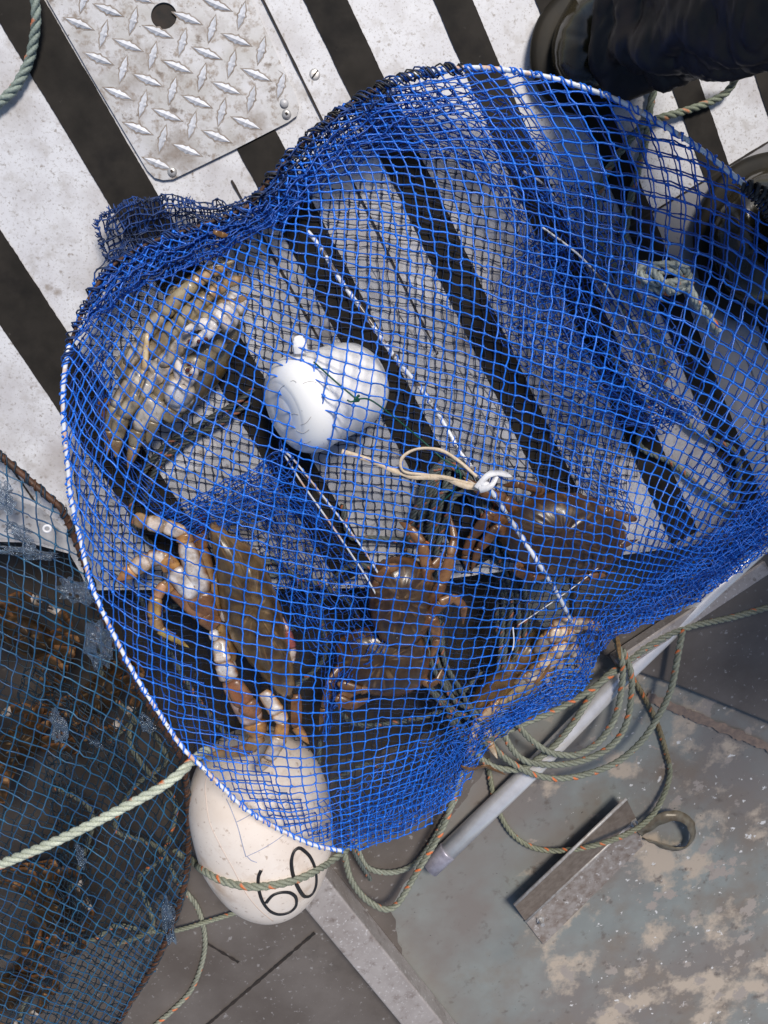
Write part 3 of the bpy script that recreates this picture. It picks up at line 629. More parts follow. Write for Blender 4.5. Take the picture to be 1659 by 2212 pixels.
for i in range(46):
    t = i/45; q = cr([(236,560),(222,520),(214,480),(260,452),(330,436),(420,440)], 9)[min(45, int(t*45))]
    A = P(q[0], q[1], 0.028); dr = Vector((-1+1.1*t, 0.25+0.75*t, 0)).normalized()
    for _ in range(3):
        d2 = (dr + Vector(rng.normal(0, 0.55, 3).tolist())).normalized()*rng.uniform(0.003, 0.007)
        mb.tube([A, A+d2*0.5+Vector(rng.normal(0, .0008, 3).tolist()), A+d2], [0.0008, 0.0007, 0.0004], 4)
mb.build('frayed_ends', NT, pot)

# the frame of the pot: wrapped ring, lashing, spring rods
def rope_helix(path, rad, pitch, r, mb, phase=0, sides=5, col=(1, 1, 1), mi=0, jit=0.0):
    pts = resample([tuple(p) for p in path], pitch/9); out = []
    Nn = Vector((0, 0, 1)); s = 0
    for i in range(len(pts)):
        t = Vector(pts[min(i+1, len(pts)-1)] - pts[max(i-1, 0)]).normalized()
        n1 = (Nn - t*Nn.dot(t)).normalized(); b1 = t.cross(n1); a_ = 2*math.pi*i/9 + phase
        out.append(Vector(pts[i]) + (n1*math.cos(a_) + b1*math.sin(a_))*(rad + jit*rng.rand()))
    mb.tube(out, r, sides, col=col, mi=mi)
def pathP(lst, n=8, dz=0.0): return [P(q[0], q[1], q[2]+dz) for q in cr(lst, n)]
fr = MB(); fr.tube(pathP(RIM_L[8:]), 0.0021, 9); fr.tube(pathP(RIM_R[5:]), 0.0021, 9)
fr.build('frame_ring', M['rod'], pot)
fr = MB(); fr.tube(pathP(RIM_L[:9]), 0.0016, 8); fr.tube(pathP(RIM_R[:6]), 0.0018, 8)
fr.build('frame_ring', M['rust'], pot, )
ls = MB()
rope_helix(pathP(RIM_L[8:]), 0.0024, 0.009, 0.00075, ls, jit=0.0004); rope_helix(pathP(RIM_L[8:]), 0.0025, 0.019, 0.0007, ls, 2)
rope_helix(pathP(RIM_R[5:]), 0.0024, 0.009, 0.00075, ls, jit=0.0004); rope_helix(pathP(RIM_R[5:]), 0.0026, 0.021, 0.0007, ls, 1)
for q in cr(RIM_L[6:], 5):
    if rng.rand() < 0.55:
        c = P(*q); ls.ball(c + Vector(rng.normal(0, .0012, 3).tolist()), rng.uniform(.0013, .0022), seg=6)
for q in cr(RIM_R[4:], 6):
    if rng.rand() < 0.5:
        c = P(*q); ls.ball(c + Vector(rng.normal(0, .0012, 3).tolist()), rng.uniform(.0013, .0022), seg=6)
ls.build('ring_lashing', M['net'], pot)
ls = MB()
for ph in range(4): rope_helix(pathP(RIM_R[:8]), 0.0022+.0006*ph, 0.011+0.005*ph, 0.0008, ls, ph*1.5, jit=0.002)
ls.build('ring_lashing', M['black_wrap'], pot)
ls = MB()
for ph in range(3): rope_helix(pathP(RIM_L[:10]), 0.0024+.0008*ph, 0.012+0.005*ph, 0.0008, ls, ph*1.5, jit=0.002)
for ph in range(3): rope_helix(pathP(RIM_R[:8]), 0.0030+.0008*ph, 0.015+0.006*ph, 0.0008, ls, ph*1.9+.7, jit=0.002)
ls.build('ring_lashing', M['net_tail'], pot)
ls = MB(); rope_helix(pathP([(1612,404,.131),(1640,432,.131),(1668,470,.131)]), 0.0035, 0.004, 0.0016, ls, 0, jit=0.001)
rope_helix(pathP([(1605,398,.131),(1640,412,.135),(1680,440,.131)]), 0.004, 0.006, 0.002, ls, 0, jit=0.001)
ls.build('ring_lashing', M['black_wrap'], pot)
def rod(pts, r, m, name='spring_rod', wrap=None):
    mb = MB(); pp = pathP(pts); mb.tube(pp, r, 8); o = mb.build(name, m, pot)
    if wrap:
        mb = MB(); rope_helix(pp, r*1.15, wrap, 0.0006, mb, jit=0.0004); mb.build('rod_wrapping', M['net'], o)
    return o
zr = lambda x, y, d=-0.005: (x, y, ztop(x, y)+d)
rod([zr(665,500), zr(690,532), zr(735,605), zr(790,680), zr(848,765), zr(905,835), zr(950,900), zr(1000,985), zr(1050,1045)], 0.0021, M['rod_old'], wrap=0.012)
rod([zr(1050,1045), zr(1082,1092), zr(1120,1150), zr(1165,1220), zr(1205,1285), zr(1235,1345)], 0.0025, M['rod_old'], wrap=0.02)
rod([(606,968,.06),(650,1040,.055),(720,1140,.05),(790,1245,.045),(830,1320,.045),(858,1378,.045)], 0.0010, M['rod'])
rod([(615,975,.065),(640,1000,.06),(700,1075,.055),(780,1180,.05),(832,1265,.045),(850,1300,.04)], 0.0010, M['rod'], wrap=0.01)
rod([(640,1010,.06),(700,1080,.055),(770,1165,.05),(840,1270,.045)], 0.0005, M['wire'])
rod([(935,860,.02),(990,950,.02),(1045,1080,.02),(1100,1180,.02),(1180,1270,.02)], 0.0007, M['wire'])
rod([(1050,915,.03),(1105,975,.03),(1185,1060,.03)], 0.0006, M['wire'])
rod([(992,800,.03),(1005,795,.03),(1060,860,.03),(1100,935,.03)], 0.0006, M['wire'])
rod([(905,700,.02),(942,755,.02),(925,760,.02),(875,700,.02),(790,560,.02)], 0.0006, M['wire'])
rod([(985,785,.03),(1020,850,.03),(1090,980,.03),(1185,1115,.03)], 0.0007, M['wire'])
rod([(1395,1090,.04),(1340,1180,.04),(1250,1260,.04),(1120,1350,.04)], 0.0006, M['ribbon'])
rod([(1170,490,.07),(1260,560,.07),(1330,650,.07),(1360,720,.07)], 0.0010, M['rod_old'])
rod([(1130,370,.05),(1170,395,.05),(1210,445,.05),(1240,480,.05)], 0.0013, M['rod_old'])
rod([(1108,1355,.05),(1110,1385,.05),(1107,1405,.05)], 0.0008, M['ribbon'], 'ring_hook')
rod([zr(1395,640,-.02), (1560,700,.06), (1640,850,.06), (1655,1000,.05)], 0.001, M['wire'])

# knotted elastic closure, green twine
def ribbon(mb, pts, wd, th=0.0008, tw=0.0):
    pp = pathP(pts, 8); n = len(pp); vs = []
    for i in range(n):
        t = (pp[min(i+1, n-1)] - pp[max(i-1, 0)]).normalized(); a_ = tw*i/n + 0.5*noise.noise(pp[i]*60)
        n1 = (Vector((0, 0, 1)) - t*t.z).normalized(); b1 = t.cross(n1)
        B = b1*math.cos(a_) + n1*math.sin(a_); U_ = n1*math.cos(a_) - b1*math.sin(a_)
        ww = wd*(1 + 0.35*noise.noise(pp[i]*90))
        vs += [pp[i]+B*ww+U_*th, pp[i]-B*ww+U_*th, pp[i]-B*ww-U_*th, pp[i]+B*ww-U_*th]
    fs = [(0, 3, 2, 1), (4*n-4, 4*n-3, 4*n-2, 4*n-1)]
    for i in range(n-1):
        for k in range(4): fs.append((4*i+k, 4*i+(k+1) % 4, 4*i+4+(k+1) % 4, 4*i+4+k))
    mb.add(vs, fs)
st = empty('elastic_strap', P(1050, 1040, .12), 'frayed cream elastic strap knotted round the white rod in the middle of the blue pot', 'strap')
mb = MB(); zz = lambda x, y, d=.004: (x, y, ztop(x, y)+d)
ribbon(mb, [zz(738,975,.0), zz(800,995,-.002), zz(865,1022,.001), zz(900,1030), zz(960,1032), zz(1000,1048), zz(1040,1055)], 0.0026, tw=0.6)
ribbon(mb, [zz(1040,1050), zz(975,1035), zz(920,1026), zz(872,1018), zz(868,990), zz(900,970), zz(950,972), zz(990,995), zz(1030,1030)], 0.0014)
mb.build('strap', M['elastic'], st)
mb = MB(); ribbon(mb, [zz(1030,1055,.008), zz(1050,1030,.010), zz(1070,1022,.010), zz(1103,1027,.008)], 0.0030, tw=1.2)
ribbon(mb, [zz(1035,1058,.008), zz(1060,1050,.012), zz(1072,1030,.010)], 0.0028, tw=1.0)
mb.ball(P(*zz(1048,1048,.007)), 0.0042, sc=(1.3, 1, .8)); mb.build('knot', M['ribbon'], st)
mb = MB(); g = [zz(678,782,.001), zz(720,820,.001), zz(765,858,.002), zz(772,862,.002), zz(800,864,.001), zz(850,900,.001), zz(910,950,.001), zz(955,990,.001), zz(985,1010,.001), zz(995,1030,.001), zz(980,1060,.001), zz(952,1085,.001)]
mb.tube(pathP(g), 0.0008, 6)
for _ in range(9): mb.ball(P(*zz(770+rng.normal(0, 4), 862+rng.normal(0, 3), .002)), .0016, seg=6)
for _ in range(5): mb.ball(P(*zz(988+rng.normal(0, 4), 1018+rng.normal(0, 3), .002)), .0014, seg=6)
mb.tube(pathP([zz(772,864,.002), zz(758,868,.004), zz(750,864,.004)]), .0008, 5)
tag(mb.build('green_twine', M['green']), 'thin dark green twine knotted over the white bait jar', 'twine')

# ------------------------------------------------------------------ white bait jar
jar = empty('bait_jar', P(690, 860, .01), 'white plastic bait jar with round ridged lid and small tab, inside the blue pot', 'jar')
c0 = P(614, 890, .080); c1 = P(746, 838, .044); axd = (c1-c0).normalized()
side = axd.orthogonal().normalized(); sid2 = axd.cross(side)
def lathe(mb, prof, c, n=48, el=1.0, col=(1, 1, 1)):
    vs = []; fs = []
    for (r, t) in prof:
        for i in range(n):
            a_ = 2*math.pi*i/n; vs.append(c + axd*t + (side*math.cos(a_) + sid2*math.sin(a_)*el)*r)
    for k in range(len(prof)-1):
        for i in range(n): fs.append((k*n+i, k*n+(i+1) % n, (k+1)*n+(i+1) % n, (k+1)*n+i))
    mb.add(vs, fs, col)
L = (c1-c0).length
mb = MB(); lathe(mb, [(0, -.002), (.014, -.0018), (.0152, -.0015), (.0165, -.0018), (.028, -.0010), (.0292, -.0006), (.0305, -.0008), (.034, .0006), (.038, .0026), (.0415, .0054), (.0445, .0090), (.0468, .0140), (.0480, .0200)], c0)
lid = mb.build('lid', M['jar'], jar)
mb = MB(); lathe(mb, [(.0480, .0200), (.0482, .026), (.0465, .034), (.0445, L), (.043, L+.010), (.040, L+.020), (.033, L+.029), (.02, L+.035), (0, L+.037)], c0)
mb.build('body', M['jar'], jar)
mb = MB(); mb.tube(pathP([(650,762,.085),(647,742,.087),(643,726,.085)]), [.0068]*8+[.006]*4+[.0048]*3+[.003]*2, 10, flat=.45); mb.build('finger_tab', M['jar'], jar)
bvh = BVHTree.FromPolygons([v.co for v in lid.data.vertices], [p.vertices[:] for p in lid.data.polygons])
def cast_line(mb, bvh, px, r, off=0.0003, n=10, closed=False, sides=5, flat=0.5):
    pts = []
    for q in cr(px, n, closed):
        d = (ROT @ Vector(((q[0]-829.5)/FPX, -(q[1]-1106)/FPX, -1))).normalized()
        h = bvh.ray_cast(CAM, d)
        if h[0] is not None: pts.append(h[0] - d*off)
    if closed and pts: pts.append(pts[0])
    if len(pts) > 1: mb.tube(pts, r, sides)
mb = MB()
for q in ([(655,828),(668,824),(684,826)], [(628,824),(634,822),(640,826)], [(600,850),(607,838),(615,832)], [(630,895),(637,894),(644,896)], [(640,930),(655,936),(668,928)], [(650,918),(662,913),(672,900)], [(645,955),(662,957),(672,952)]):
    cast_line(mb, bvh, q, 0.00025)
if mb.v: mb.build('scuff_mark', M['scuff'], jar)

# ------------------------------------------------------------------ ropes
ROPE_GREEN = (0.20, 0.235, 0.20); ROPE_PALE = (0.62, 0.66, 0.54); ROPE_DARK = (0.085, 0.10, 0.095); ORANGE = (0.85, 0.20, 0.05)
def rope(mb, path, rad, col=ROPE_GREEN, pitch=None, fleck=0.30, dirt=0.25, algae=None, alg_rng=None, odd=3):
    """three laid strands; path: world points"""
    pitch = pitch or rad*6.2
    pts = resample([tuple(p) for p in path], pitch/11); n = len(pts)
    T = [Vector(pts[min(i+1, n-1)] - pts[max(i-1, 0)]).normalized() for i in range(n)]
    Nn = Vector((0, 0, 1)); frames = []
    for i in range(n):
        Nn = Nn - T[i]*Nn.dot(T[i]); Nn = Nn.normalized() if Nn.length > 1e-5 else T[i].orthogonal().normalized(); frames.append((Nn.copy(), T[i].cross(Nn)))
    sides = 7
    for s in range(3):
        vs = []; cs = []
        for i in range(n):
            a_ = 2*math.pi*(i/11 + s/3); n1, b1 = frames[i]
            o_ = n1*math.cos(a_) + b1*math.sin(a_); c_ = Vector(pts[i]) + o_*rad*0.50
            tan = (T[i] + (b1*math.cos(a_) - n1*math.sin(a_))*(2*math.pi*rad*0.5/pitch)).normalized()
            e1 = o_; e2 = tan.cross(e1)
            g = 1 + dirt*noise.noise(Vector(pts[i])*35 + Vector((s*3, 0, 0)))
            tt = i/n
            for k in range(sides):
                b_ = 2*math.pi*k/sides
                vs.append(c_ + (e1*math.cos(b_) + e2*math.sin(b_))*rad*0.53)
                gg = g*(0.55 + 0.45*max(0, math.cos(b_))**0.4 if math.cos(b_) > -0.2 else 0.5)
                cc = (col[0]*g, col[1]*g, col[2]*g)
                if algae and alg_rng[0] < tt < alg_rng[1]:
                    m_ = 0.5+0.5*noise.noise(Vector(pts[i])*50); cc = tuple(cc[q]*(1-m_)+algae[q]*m_ for q in range(3))
                if s == 0 and (k in (0, 1)) and ((i//3) % odd == 0) : cc = tuple(cc[q]*(1-fleck*2.6 if fleck < .38 else 0) + ORANGE[q]*min(1, fleck*2.6) for q in range(3))
                cs.append(cc)
        fs = []
        for i in range(n-1):
            for k in range(sides):
                k2 = (k+1) % sides; fs.append((i*sides+k, i*sides+k2, (i+1)*sides+k2, (i+1)*sides+k))
        mb.add(vs, fs, cs)
def rope_obj(paths, rad, label, col=ROPE_GREEN, group=None, n=10, **k):
    mb = MB()
    for p in paths: rope(mb, pathP(p, n), rad, col, **k)
    return tag(mb.build('rope', M['rope']), label, 'rope', group)
rope_obj([[(-60,1885,.06),(0,1867,.07),(50,1847,.075),(125,1815,.08),(200,1779,.08),(275,1740,.08),(340,1705,.08),(385,1673,.075),(415,1645,.06),(450,1620,.03),(480,1640,-.02)]], 0.0056,
         'thick pale green rope with orange flecks stretched over the teal net at left', ROPE_PALE, fleck=.38, odd=4)
rope_obj([[(72,-40,.02),(78,30,.016),(75,75,.012),(65,125,.009),(50,160,.008),(25,198,.008),(-20,236,.008)]], 0.0044, 'short green rope curving over the deck at the top left corner', (0.30, 0.36, 0.32), fleck=.36, odd=4)
rope_obj([[(1423,120,.03),(1414,185,.01),(1403,240,.008),(1396,300,.008),(1378,370,.008),(1360,440,.008),(1350,520,.008),(1360,570,.012),(1400,600,.014)],
          [(1588,110,.05),(1592,153,.03),(1581,184,.012),(1561,206,.009),(1520,226,.008),(1469,243,.008),(1430,254,.008),(1390,270,.008),(1350,315,.009),(1315,365,.008),(1290,430,.008),(1285,500,.008),(1320,570,.008),(1380,650,.008),(1425,730,.008),(1440,800,.008),(1410,870,.008)]], 0.0040,
         'weathered green rope looping out from under the black trouser cuff and into the pot', (0.24, 0.27, 0.20), fleck=.2)
kn = [[(1385,605,.05),(1400,580,.055),(1440,572,.06),(1480,580,.06),(1478,602,.055),(1440,612,.06),(1400,605,.06),(1380,590,.055),(1395,570,.05),(1420,598,.065),(1450,628,.06),(1480,612,.06),(1492,628,.06),(1505,655,.06),(1525,676,.06),(1540,700,.06),(1550,715,.055)],
      [(1378,600,.05),(1410,622,.055),(1450,630,.055),(1484,618,.06),(1488,596,.05),(1455,585,.06),(1425,590,.055),(1400,630,.05)]]
kn = [[(x, y, z + .062) for x, y, z in l] for l in kn]
rope_obj(kn, 0.0042, 'pale knotted rope end with orange flecks under the net near the right edge', (0.42, 0.46, 0.42), fleck=.38, odd=4)
ZR = ZF + 0.006
def zl(lst, z): return [(x, y, z) for x, y in lst]
coil = [zl([(1720,1296),(1659,1312),(1580,1334),(1480,1357),(1405,1392),(1355,1430),(1280,1487),(1205,1532),(1130,1564),(1060,1600),(1000,1660),(960,1780),(900,1885),(850,1960),(800,1950),(758,1900),(742,1830)], ZR+.010),
        zl([(1475,1358),(1465,1412),(1450,1487),(1425,1542),(1385,1602),(1330,1648),(1260,1674),(1203,1682),(1156,1674),(1120,1657),(1083,1631),(1060,1604),(1050,1570)], ZR+.012),
        zl([(1100,1535),(1114,1560),(1143,1594),(1177,1620),(1208,1630),(1247,1630),(1286,1609),(1312,1580),(1332,1540),(1342,1490),(1345,1440),(1336,1400),(1327,1372)], ZR+.020),
        zl([(1080,1560),(1088,1583),(1104,1615),(1130,1641),(1169,1651),(1221,1651),(1273,1638),(1322,1610),(1352,1565),(1364,1500),(1362,1450),(1345,1405)], ZR+.016),
        zl([(1020,1610),(1036,1635),(1065,1656),(1104,1663),(1130,1659),(1156,1643),(1195,1613),(1234,1568),(1268,1516),(1300,1470),(1345,1435),(1400,1400),(1455,1365)], ZR+.008)]
coil = [[(x, y, z+.024) for x, y, z in l] for l in coil]
rope_obj(coil, 0.0046, 'coil of green rope with orange flecks lying over the metal pole on the grey floor', (0.27, 0.285, 0.225), fleck=.36, odd=4)
def over(l):
    return [(x, y, z + .034*math.exp(-((x-1310)/95)**2) if y > 1700 else z) for x, y, z in l]
rope_obj([over(zl([(1052,1640),(1057,1670),(1065,1715),(1080,1760),(1105,1800),(1140,1826),(1180,1837),(1230,1836),(1280,1827),(1330,1812),(1375,1790),(1410,1760),(1435,1715),(1447,1670),(1440,1630),(1418,1560),(1388,1500),(1355,1445),(1338,1400),(1333,1365)], ZR))], 0.0041,
         'big loose rope loop on the grey floor crossing the angle bracket, one side stained golden', (0.25, 0.255, 0.18), fleck=.34, algae=(0.20, 0.11, 0.03), alg_rng=(.66, .99), odd=4)
rope_obj([zl([(385,1905),(400,1925),(425,1958),(441,2010),(440,2065),(415,2135),(375,2180),(335,2215),(290,2260)], ZR)], 0.0038, 'green rope running down the brown floor to the bottom edge', (0.30, 0.31, 0.25), fleck=.34, odd=4)
rope_obj([zl([(560,1955),(515,1970),(450,1990),(380,2010),(320,2012),(250,2000),(200,2030),(120,2040)], ZR+.008)], 0.0034, 'thin green rope passing under the cream buoy towards the teal pot', (0.27, 0.285, 0.22), fleck=.34, odd=4)
rope_obj([zl([(985,1725),(960,1770),(925,1830),(890,1870),(840,1885),(790,1870),(765,1810),(745,1780)], ZR+.004)], 0.0040, 'short green rope bight beside the taped end of the pole', (0.28, 0.30, 0.25), fleck=.34, odd=4)
# dark rope heap seen inside / under the pot
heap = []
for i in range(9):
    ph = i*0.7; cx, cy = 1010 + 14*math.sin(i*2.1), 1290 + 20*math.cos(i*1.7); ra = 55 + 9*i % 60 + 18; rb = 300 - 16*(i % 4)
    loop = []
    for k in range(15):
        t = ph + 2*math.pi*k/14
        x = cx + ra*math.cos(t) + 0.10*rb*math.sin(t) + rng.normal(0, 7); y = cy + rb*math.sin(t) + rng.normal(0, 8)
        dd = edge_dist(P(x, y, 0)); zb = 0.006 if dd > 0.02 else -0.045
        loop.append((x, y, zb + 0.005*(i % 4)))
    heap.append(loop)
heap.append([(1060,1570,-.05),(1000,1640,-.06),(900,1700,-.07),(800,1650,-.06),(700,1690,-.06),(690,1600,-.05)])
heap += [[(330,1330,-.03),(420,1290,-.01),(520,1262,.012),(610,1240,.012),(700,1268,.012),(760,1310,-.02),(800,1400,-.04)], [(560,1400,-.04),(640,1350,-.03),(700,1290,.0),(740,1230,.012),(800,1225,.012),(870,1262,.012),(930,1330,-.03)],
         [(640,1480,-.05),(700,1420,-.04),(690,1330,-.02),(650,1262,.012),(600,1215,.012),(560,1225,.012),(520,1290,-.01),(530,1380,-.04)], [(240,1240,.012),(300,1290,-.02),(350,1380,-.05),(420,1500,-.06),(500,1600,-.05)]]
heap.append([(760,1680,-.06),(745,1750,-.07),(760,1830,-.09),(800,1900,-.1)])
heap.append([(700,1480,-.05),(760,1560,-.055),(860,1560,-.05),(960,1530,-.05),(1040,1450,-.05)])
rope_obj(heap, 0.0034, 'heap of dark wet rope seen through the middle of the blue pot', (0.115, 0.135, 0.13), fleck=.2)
rope_obj([[(548,840,.010),(511,870,.010),(460,900,.010),(400,935,.010),(350,970,.010),(300,1040,.010),(285,1120,.010),(330,1180,.010)], [(540,868,.010),(480,912,.010),(410,950,.010),(340,1010,.010),(310,1090,.010)]], 0.0032,
         'dark wet rope on the deck below the upturned crab', (0.07, 0.08, 0.075), fleck=.15)
rope_obj([[(740,1090,.010),(756,1158,.010),(810,1163,.010),(888,1170,.010),(960,1180,.008)]], 0.0034, 'short dark rope crossing the white deck above the middle crabs', (0.12, 0.14, 0.13), fleck=.3)
rope_obj([[(1290,700,.010),(1340,800,.012),(1400,880,.010),(1380,960,.008),(1450,1000,.008),(1520,1060,.008),(1590,1120,.006),(1600,1200,.004)],[(1330,640,.012),(1400,760,.012),(1440,850,.01),(1500,930,.008),(1590,980,.008),(1590,1080,.008)]], 0.0036, 'dull green rope winding under the right side of the blue pot', (0.25, 0.28, 0.22), fleck=.25)

# ------------------------------------------------------------------ cream buoy with marker writing
by = empty('buoy', P(565, 1800, ZF), 'cream foam crab buoy marked 60 in black, half under the rim of the blue pot', 'buoy')
bc = P(566, 1800, -0.043); bt = P(602, 1955, -0.05); top_ = P(534, 1600, -0.035)
axd = (bt - top_).normalized(); side = axd.orthogonal().normalized(); sid2 = axd.cross(side); cen = (bt+top_)/2; H = (bt-top_).length/2 + .004
prof = []
for i in range(33):
    t = -1 + 2*i/32; r = 0.087*(1-abs(t)**(2.7 if t < 0 else 3.6))**0.5 * (1 - 0.05*t) if abs(t) < 1 else 0
    if t > 0.2: r *= 1 - 0.22*((t-.2)/.8)
    prof.append((r, t*H))
mb = MB(); lathe(mb, prof, cen, 64); bo = mb.build('float_body', M['buoy'], by)
bvh = BVHTree.FromPolygons([v.co for v in bo.data.vertices], [p.vertices[:] for p in bo.data.polygons])
half = lambda L_: [(x*.5, y*.5+1614.6) for x, y in L_]
mb = MB()
cast_line(mb, bvh, half([(1128,528),(1116,560),(1118,610),(1135,665),(1165,703),(1205,718),(1250,708),(1278,680),(1276,645),(1250,625),(1210,624),(1175,638),(1150,668)]), .0025, -.0010)
cast_line(mb, bvh, half([(1290,433),(1268,450),(1258,490),(1264,545),(1285,600),(1315,642),(1345,632),(1364,590),(1362,530),(1340,475),(1312,445)]), .0025, -.0010, closed=True)
cast_line(mb, bvh, half([(1441,480),(1440,520)]), .0010, -.0004)
cast_line(mb, bvh, half([(1384,335),(1376,385)]), .0012, -.0004); cast_line(mb, bvh, half([(1360,355),(1352,372)]), .0012, -.0004)
mb.build('number_marking', M['marker'], by)
mb = MB()
cast_line(mb, bvh, half([(978,222),(1000,270),(1028,345),(1045,410),(1062,470)]), .0008, -.0004); cast_line(mb, bvh, half([(1062,472),(1120,445),(1180,410),(1225,378)]), .0007, -.0004)
cast_line(mb, bvh, half([(1022,322),(1050,308),(1082,290)]), .0007, -.0004); cast_line(mb, bvh, half([(1068,470),(1085,487),(1110,496)]), .0008, -.0004)
mb.build('faded_marking', M['pen'], by)
mb = MB(); cast_line(mb, bvh, half([(905,100),(888,150),(890,220),(905,320),(950,420),(1010,530),(1060,625),(1120,700),(1180,750)]), .0006, -.0002); mb.build('mould_seam', M['seamline'], by)
# rope laid across the buoy
rp = []
for q in cr([(380,1840),(405,1852),(438,1878),(480,1902),(535,1915),(590,1912),(650,1897),(700,1870),(735,1845),(760,1825)], 6):
    d = (ROT @ Vector(((q[0]-829.5)/FPX, -(q[1]-1106)/FPX, -1))).normalized(); h = bvh.ray_cast(CAM, d)
    rp.append(h[0] - d*.004 if h[0] is not None else None)
for i, q in enumerate(cr([(380,1840),(405,1852),(438,1878),(480,1902),(535,1915),(590,1912),(650,1897),(700,1870),(735,1845),(760,1825)], 6)):
    if rp[i] is None:
        near = min((abs(i-j), j) for j in range(len(rp)) if isinstance(rp[j], Vector) and rp[j].z > -.2)[1]
        rp[i] = P(q[0], q[1], max(ZF+.01, rp[near].z - .004*abs(i-near))) if True else None
mb = MB(); rope(mb, rp, 0.0048, (0.27, 0.285, 0.22), fleck=.36, odd=4); tag(mb.build('rope', M['rope']), 'dark green rope lying across the number on the cream buoy', 'rope')

# ------------------------------------------------------------------ lower floor hardware
def box_between(mb, A, B, w_, h_, col=(1, 1, 1)):
    d = (B-A).normalized(); s = Vector((-d.y, d.x, 0)).normalized()*w_/2; u = Vector((0, 0, h_))
    vs = [A-s, A+s, B+s, B-s, A-s+u, A+s+u, B+s+u, B-s+u]
    mb.add(vs, [(0, 3, 2, 1), (4, 5, 6, 7), (0, 1, 5, 4), (1, 2, 6, 5), (2, 3, 7, 6), (3, 0, 4, 7)], col)
mb = MB(); A = P(640, 1880, ZF+.045); B = P(975, 2290, ZF+.045); A.z = B.z = ZF + .001; box_between(mb, A, B, .050, .044)
o = mb.build('frame_rail', M['alu'], smooth=False); bv = o.modifiers.new('b', 'BEVEL'); bv.width = .003; bv.segments = 3
tag(o, 'dull aluminium box rail running from the buoy to the bottom edge', 'rail')
po = empty('pole', P(1150, 1660, ZF), 'long silver pole with a grey taped end, lying on the floor below the rope coil', 'pole')
pa = P(928, 1876, ZF+.016); pb = P(1150, 1662, ZF+.020); pc = P(1345, 1462, ZF+.026); pd = P(1545, 1272, ZF+.032); pe = P(1760, 1080, ZF+.04)
mb = MB(); mb.tube([pa.lerp(pb, .18), pb, pc, pd, pe], [.0135, .0130, .0118, .0105, .009], 24); mb.build('shaft', M['pole'], po)
mb = MB(); q0 = pa; dd_ = (pb-pa).normalized(); mb.tube([q0, q0+dd_*.0008, pa.lerp(pb, .17), pa.lerp(pb, .182)], [.0115, .0137, .0142, .0140], 24); mb.build('tape_wrap', M['tape'], po)
mb = MB(); box_between(mb, P(1322, 1425, ZF+.02), P(1640, 1215, ZF+.02), .022, .02)
o = mb.build('flat_bar', M['alu'], smooth=False); bv = o.modifiers.new('b', 'BEVEL'); bv.width = .002; tag(o, 'short dull flat bar behind the pole, mostly under the blue net', 'metal bar')
br = empty('angle_bracket', P(1255, 1880, ZF), 'pitted aluminium angle bracket bolted to the worn grey floor', 'bracket')
f0 = P(1135, 1990, ZF+.004); f1 = P(1374, 1768, ZF+.004); o0 = P(1174, 2041, ZF+.004); o1 = P(1388, 1828, ZF+.004); t0 = P(1112, 1957, ZF+.030); t1 = P(1354, 1727, ZF+.030)
mb = MB(); dn = Vector((0, 0, -.003)); ou = (f0-o0).normalized()*.003
for (p, q, r_, s_, off) in ((f0, f1, o1, o0, dn),):
    vs = [p, q, r_, s_, p+off, q+off, r_+off, s_+off]
    mb.add(vs, [(0, 1, 2, 3), (7, 6, 5, 4), (0, 4, 5, 1), (1, 5, 6, 2), (2, 6, 7, 3), (3, 7, 4, 0)])
o = mb.build('angle_plate', M['bracket'], br, smooth=False)
mb = MB(); off = ou; vs = [t0, t1, f1, f0, t0+off, t1+off, f1+off, f0+off]
mb.add(vs, [(0, 1, 2, 3), (7, 6, 5, 4), (0, 4, 5, 1), (1, 5, 6, 2), (2, 6, 7, 3), (3, 7, 4, 0)])
o2 = mb.build('upright_flange', simple('shaded_brown_flange', (.13, .098, .075), (.20, .16, .13), 90, .6, 0, .4), br, smooth=False)  # brown face darkened to paint in shade that soft light leaves out
mb = MB(); mb.tube([t0+off*.6, t1+off*.6], .0024, 8, flat=.9); mb.tube([f0+Vector((0,0,.001)), f1+Vector((0,0,.001))], .0022, 8, flat=.6); mb.build('worn_edge', M['steel_dull'], br)
for px in ((1166, 1984), (1368, 1776)):
    mb = MB(); c = P(*px, ZF+.004); mb.tube([c, c+UPZ*.004], .0062, 6); mb.tube([c+UPZ*.004, c+UPZ*.013], .0032, 10); mb.build('bolt', M['steel'], br, smooth=False)
mb = MB(); ribbon(mb, [(1378,1798,ZF+.006),(1395,1790,ZF+.012),(1430,1768,ZF+.02),(1462,1762,ZF+.024),(1488,1776,ZF+.022),(1497,1803,ZF+.016),(1484,1828,ZF+.01),(1455,1834,ZF+.008),(1420,1822,ZF+.008),(1392,1812,ZF+.006)], .0080, .0007, 1.0)
tag(mb.build('strap_loop', simple('brown_steel_band', (.13, .10, .065), (.20, .17, .12), 90, .35, .1, .3)), 'thin brownish metal band loop at the end of the angle bracket', 'band')

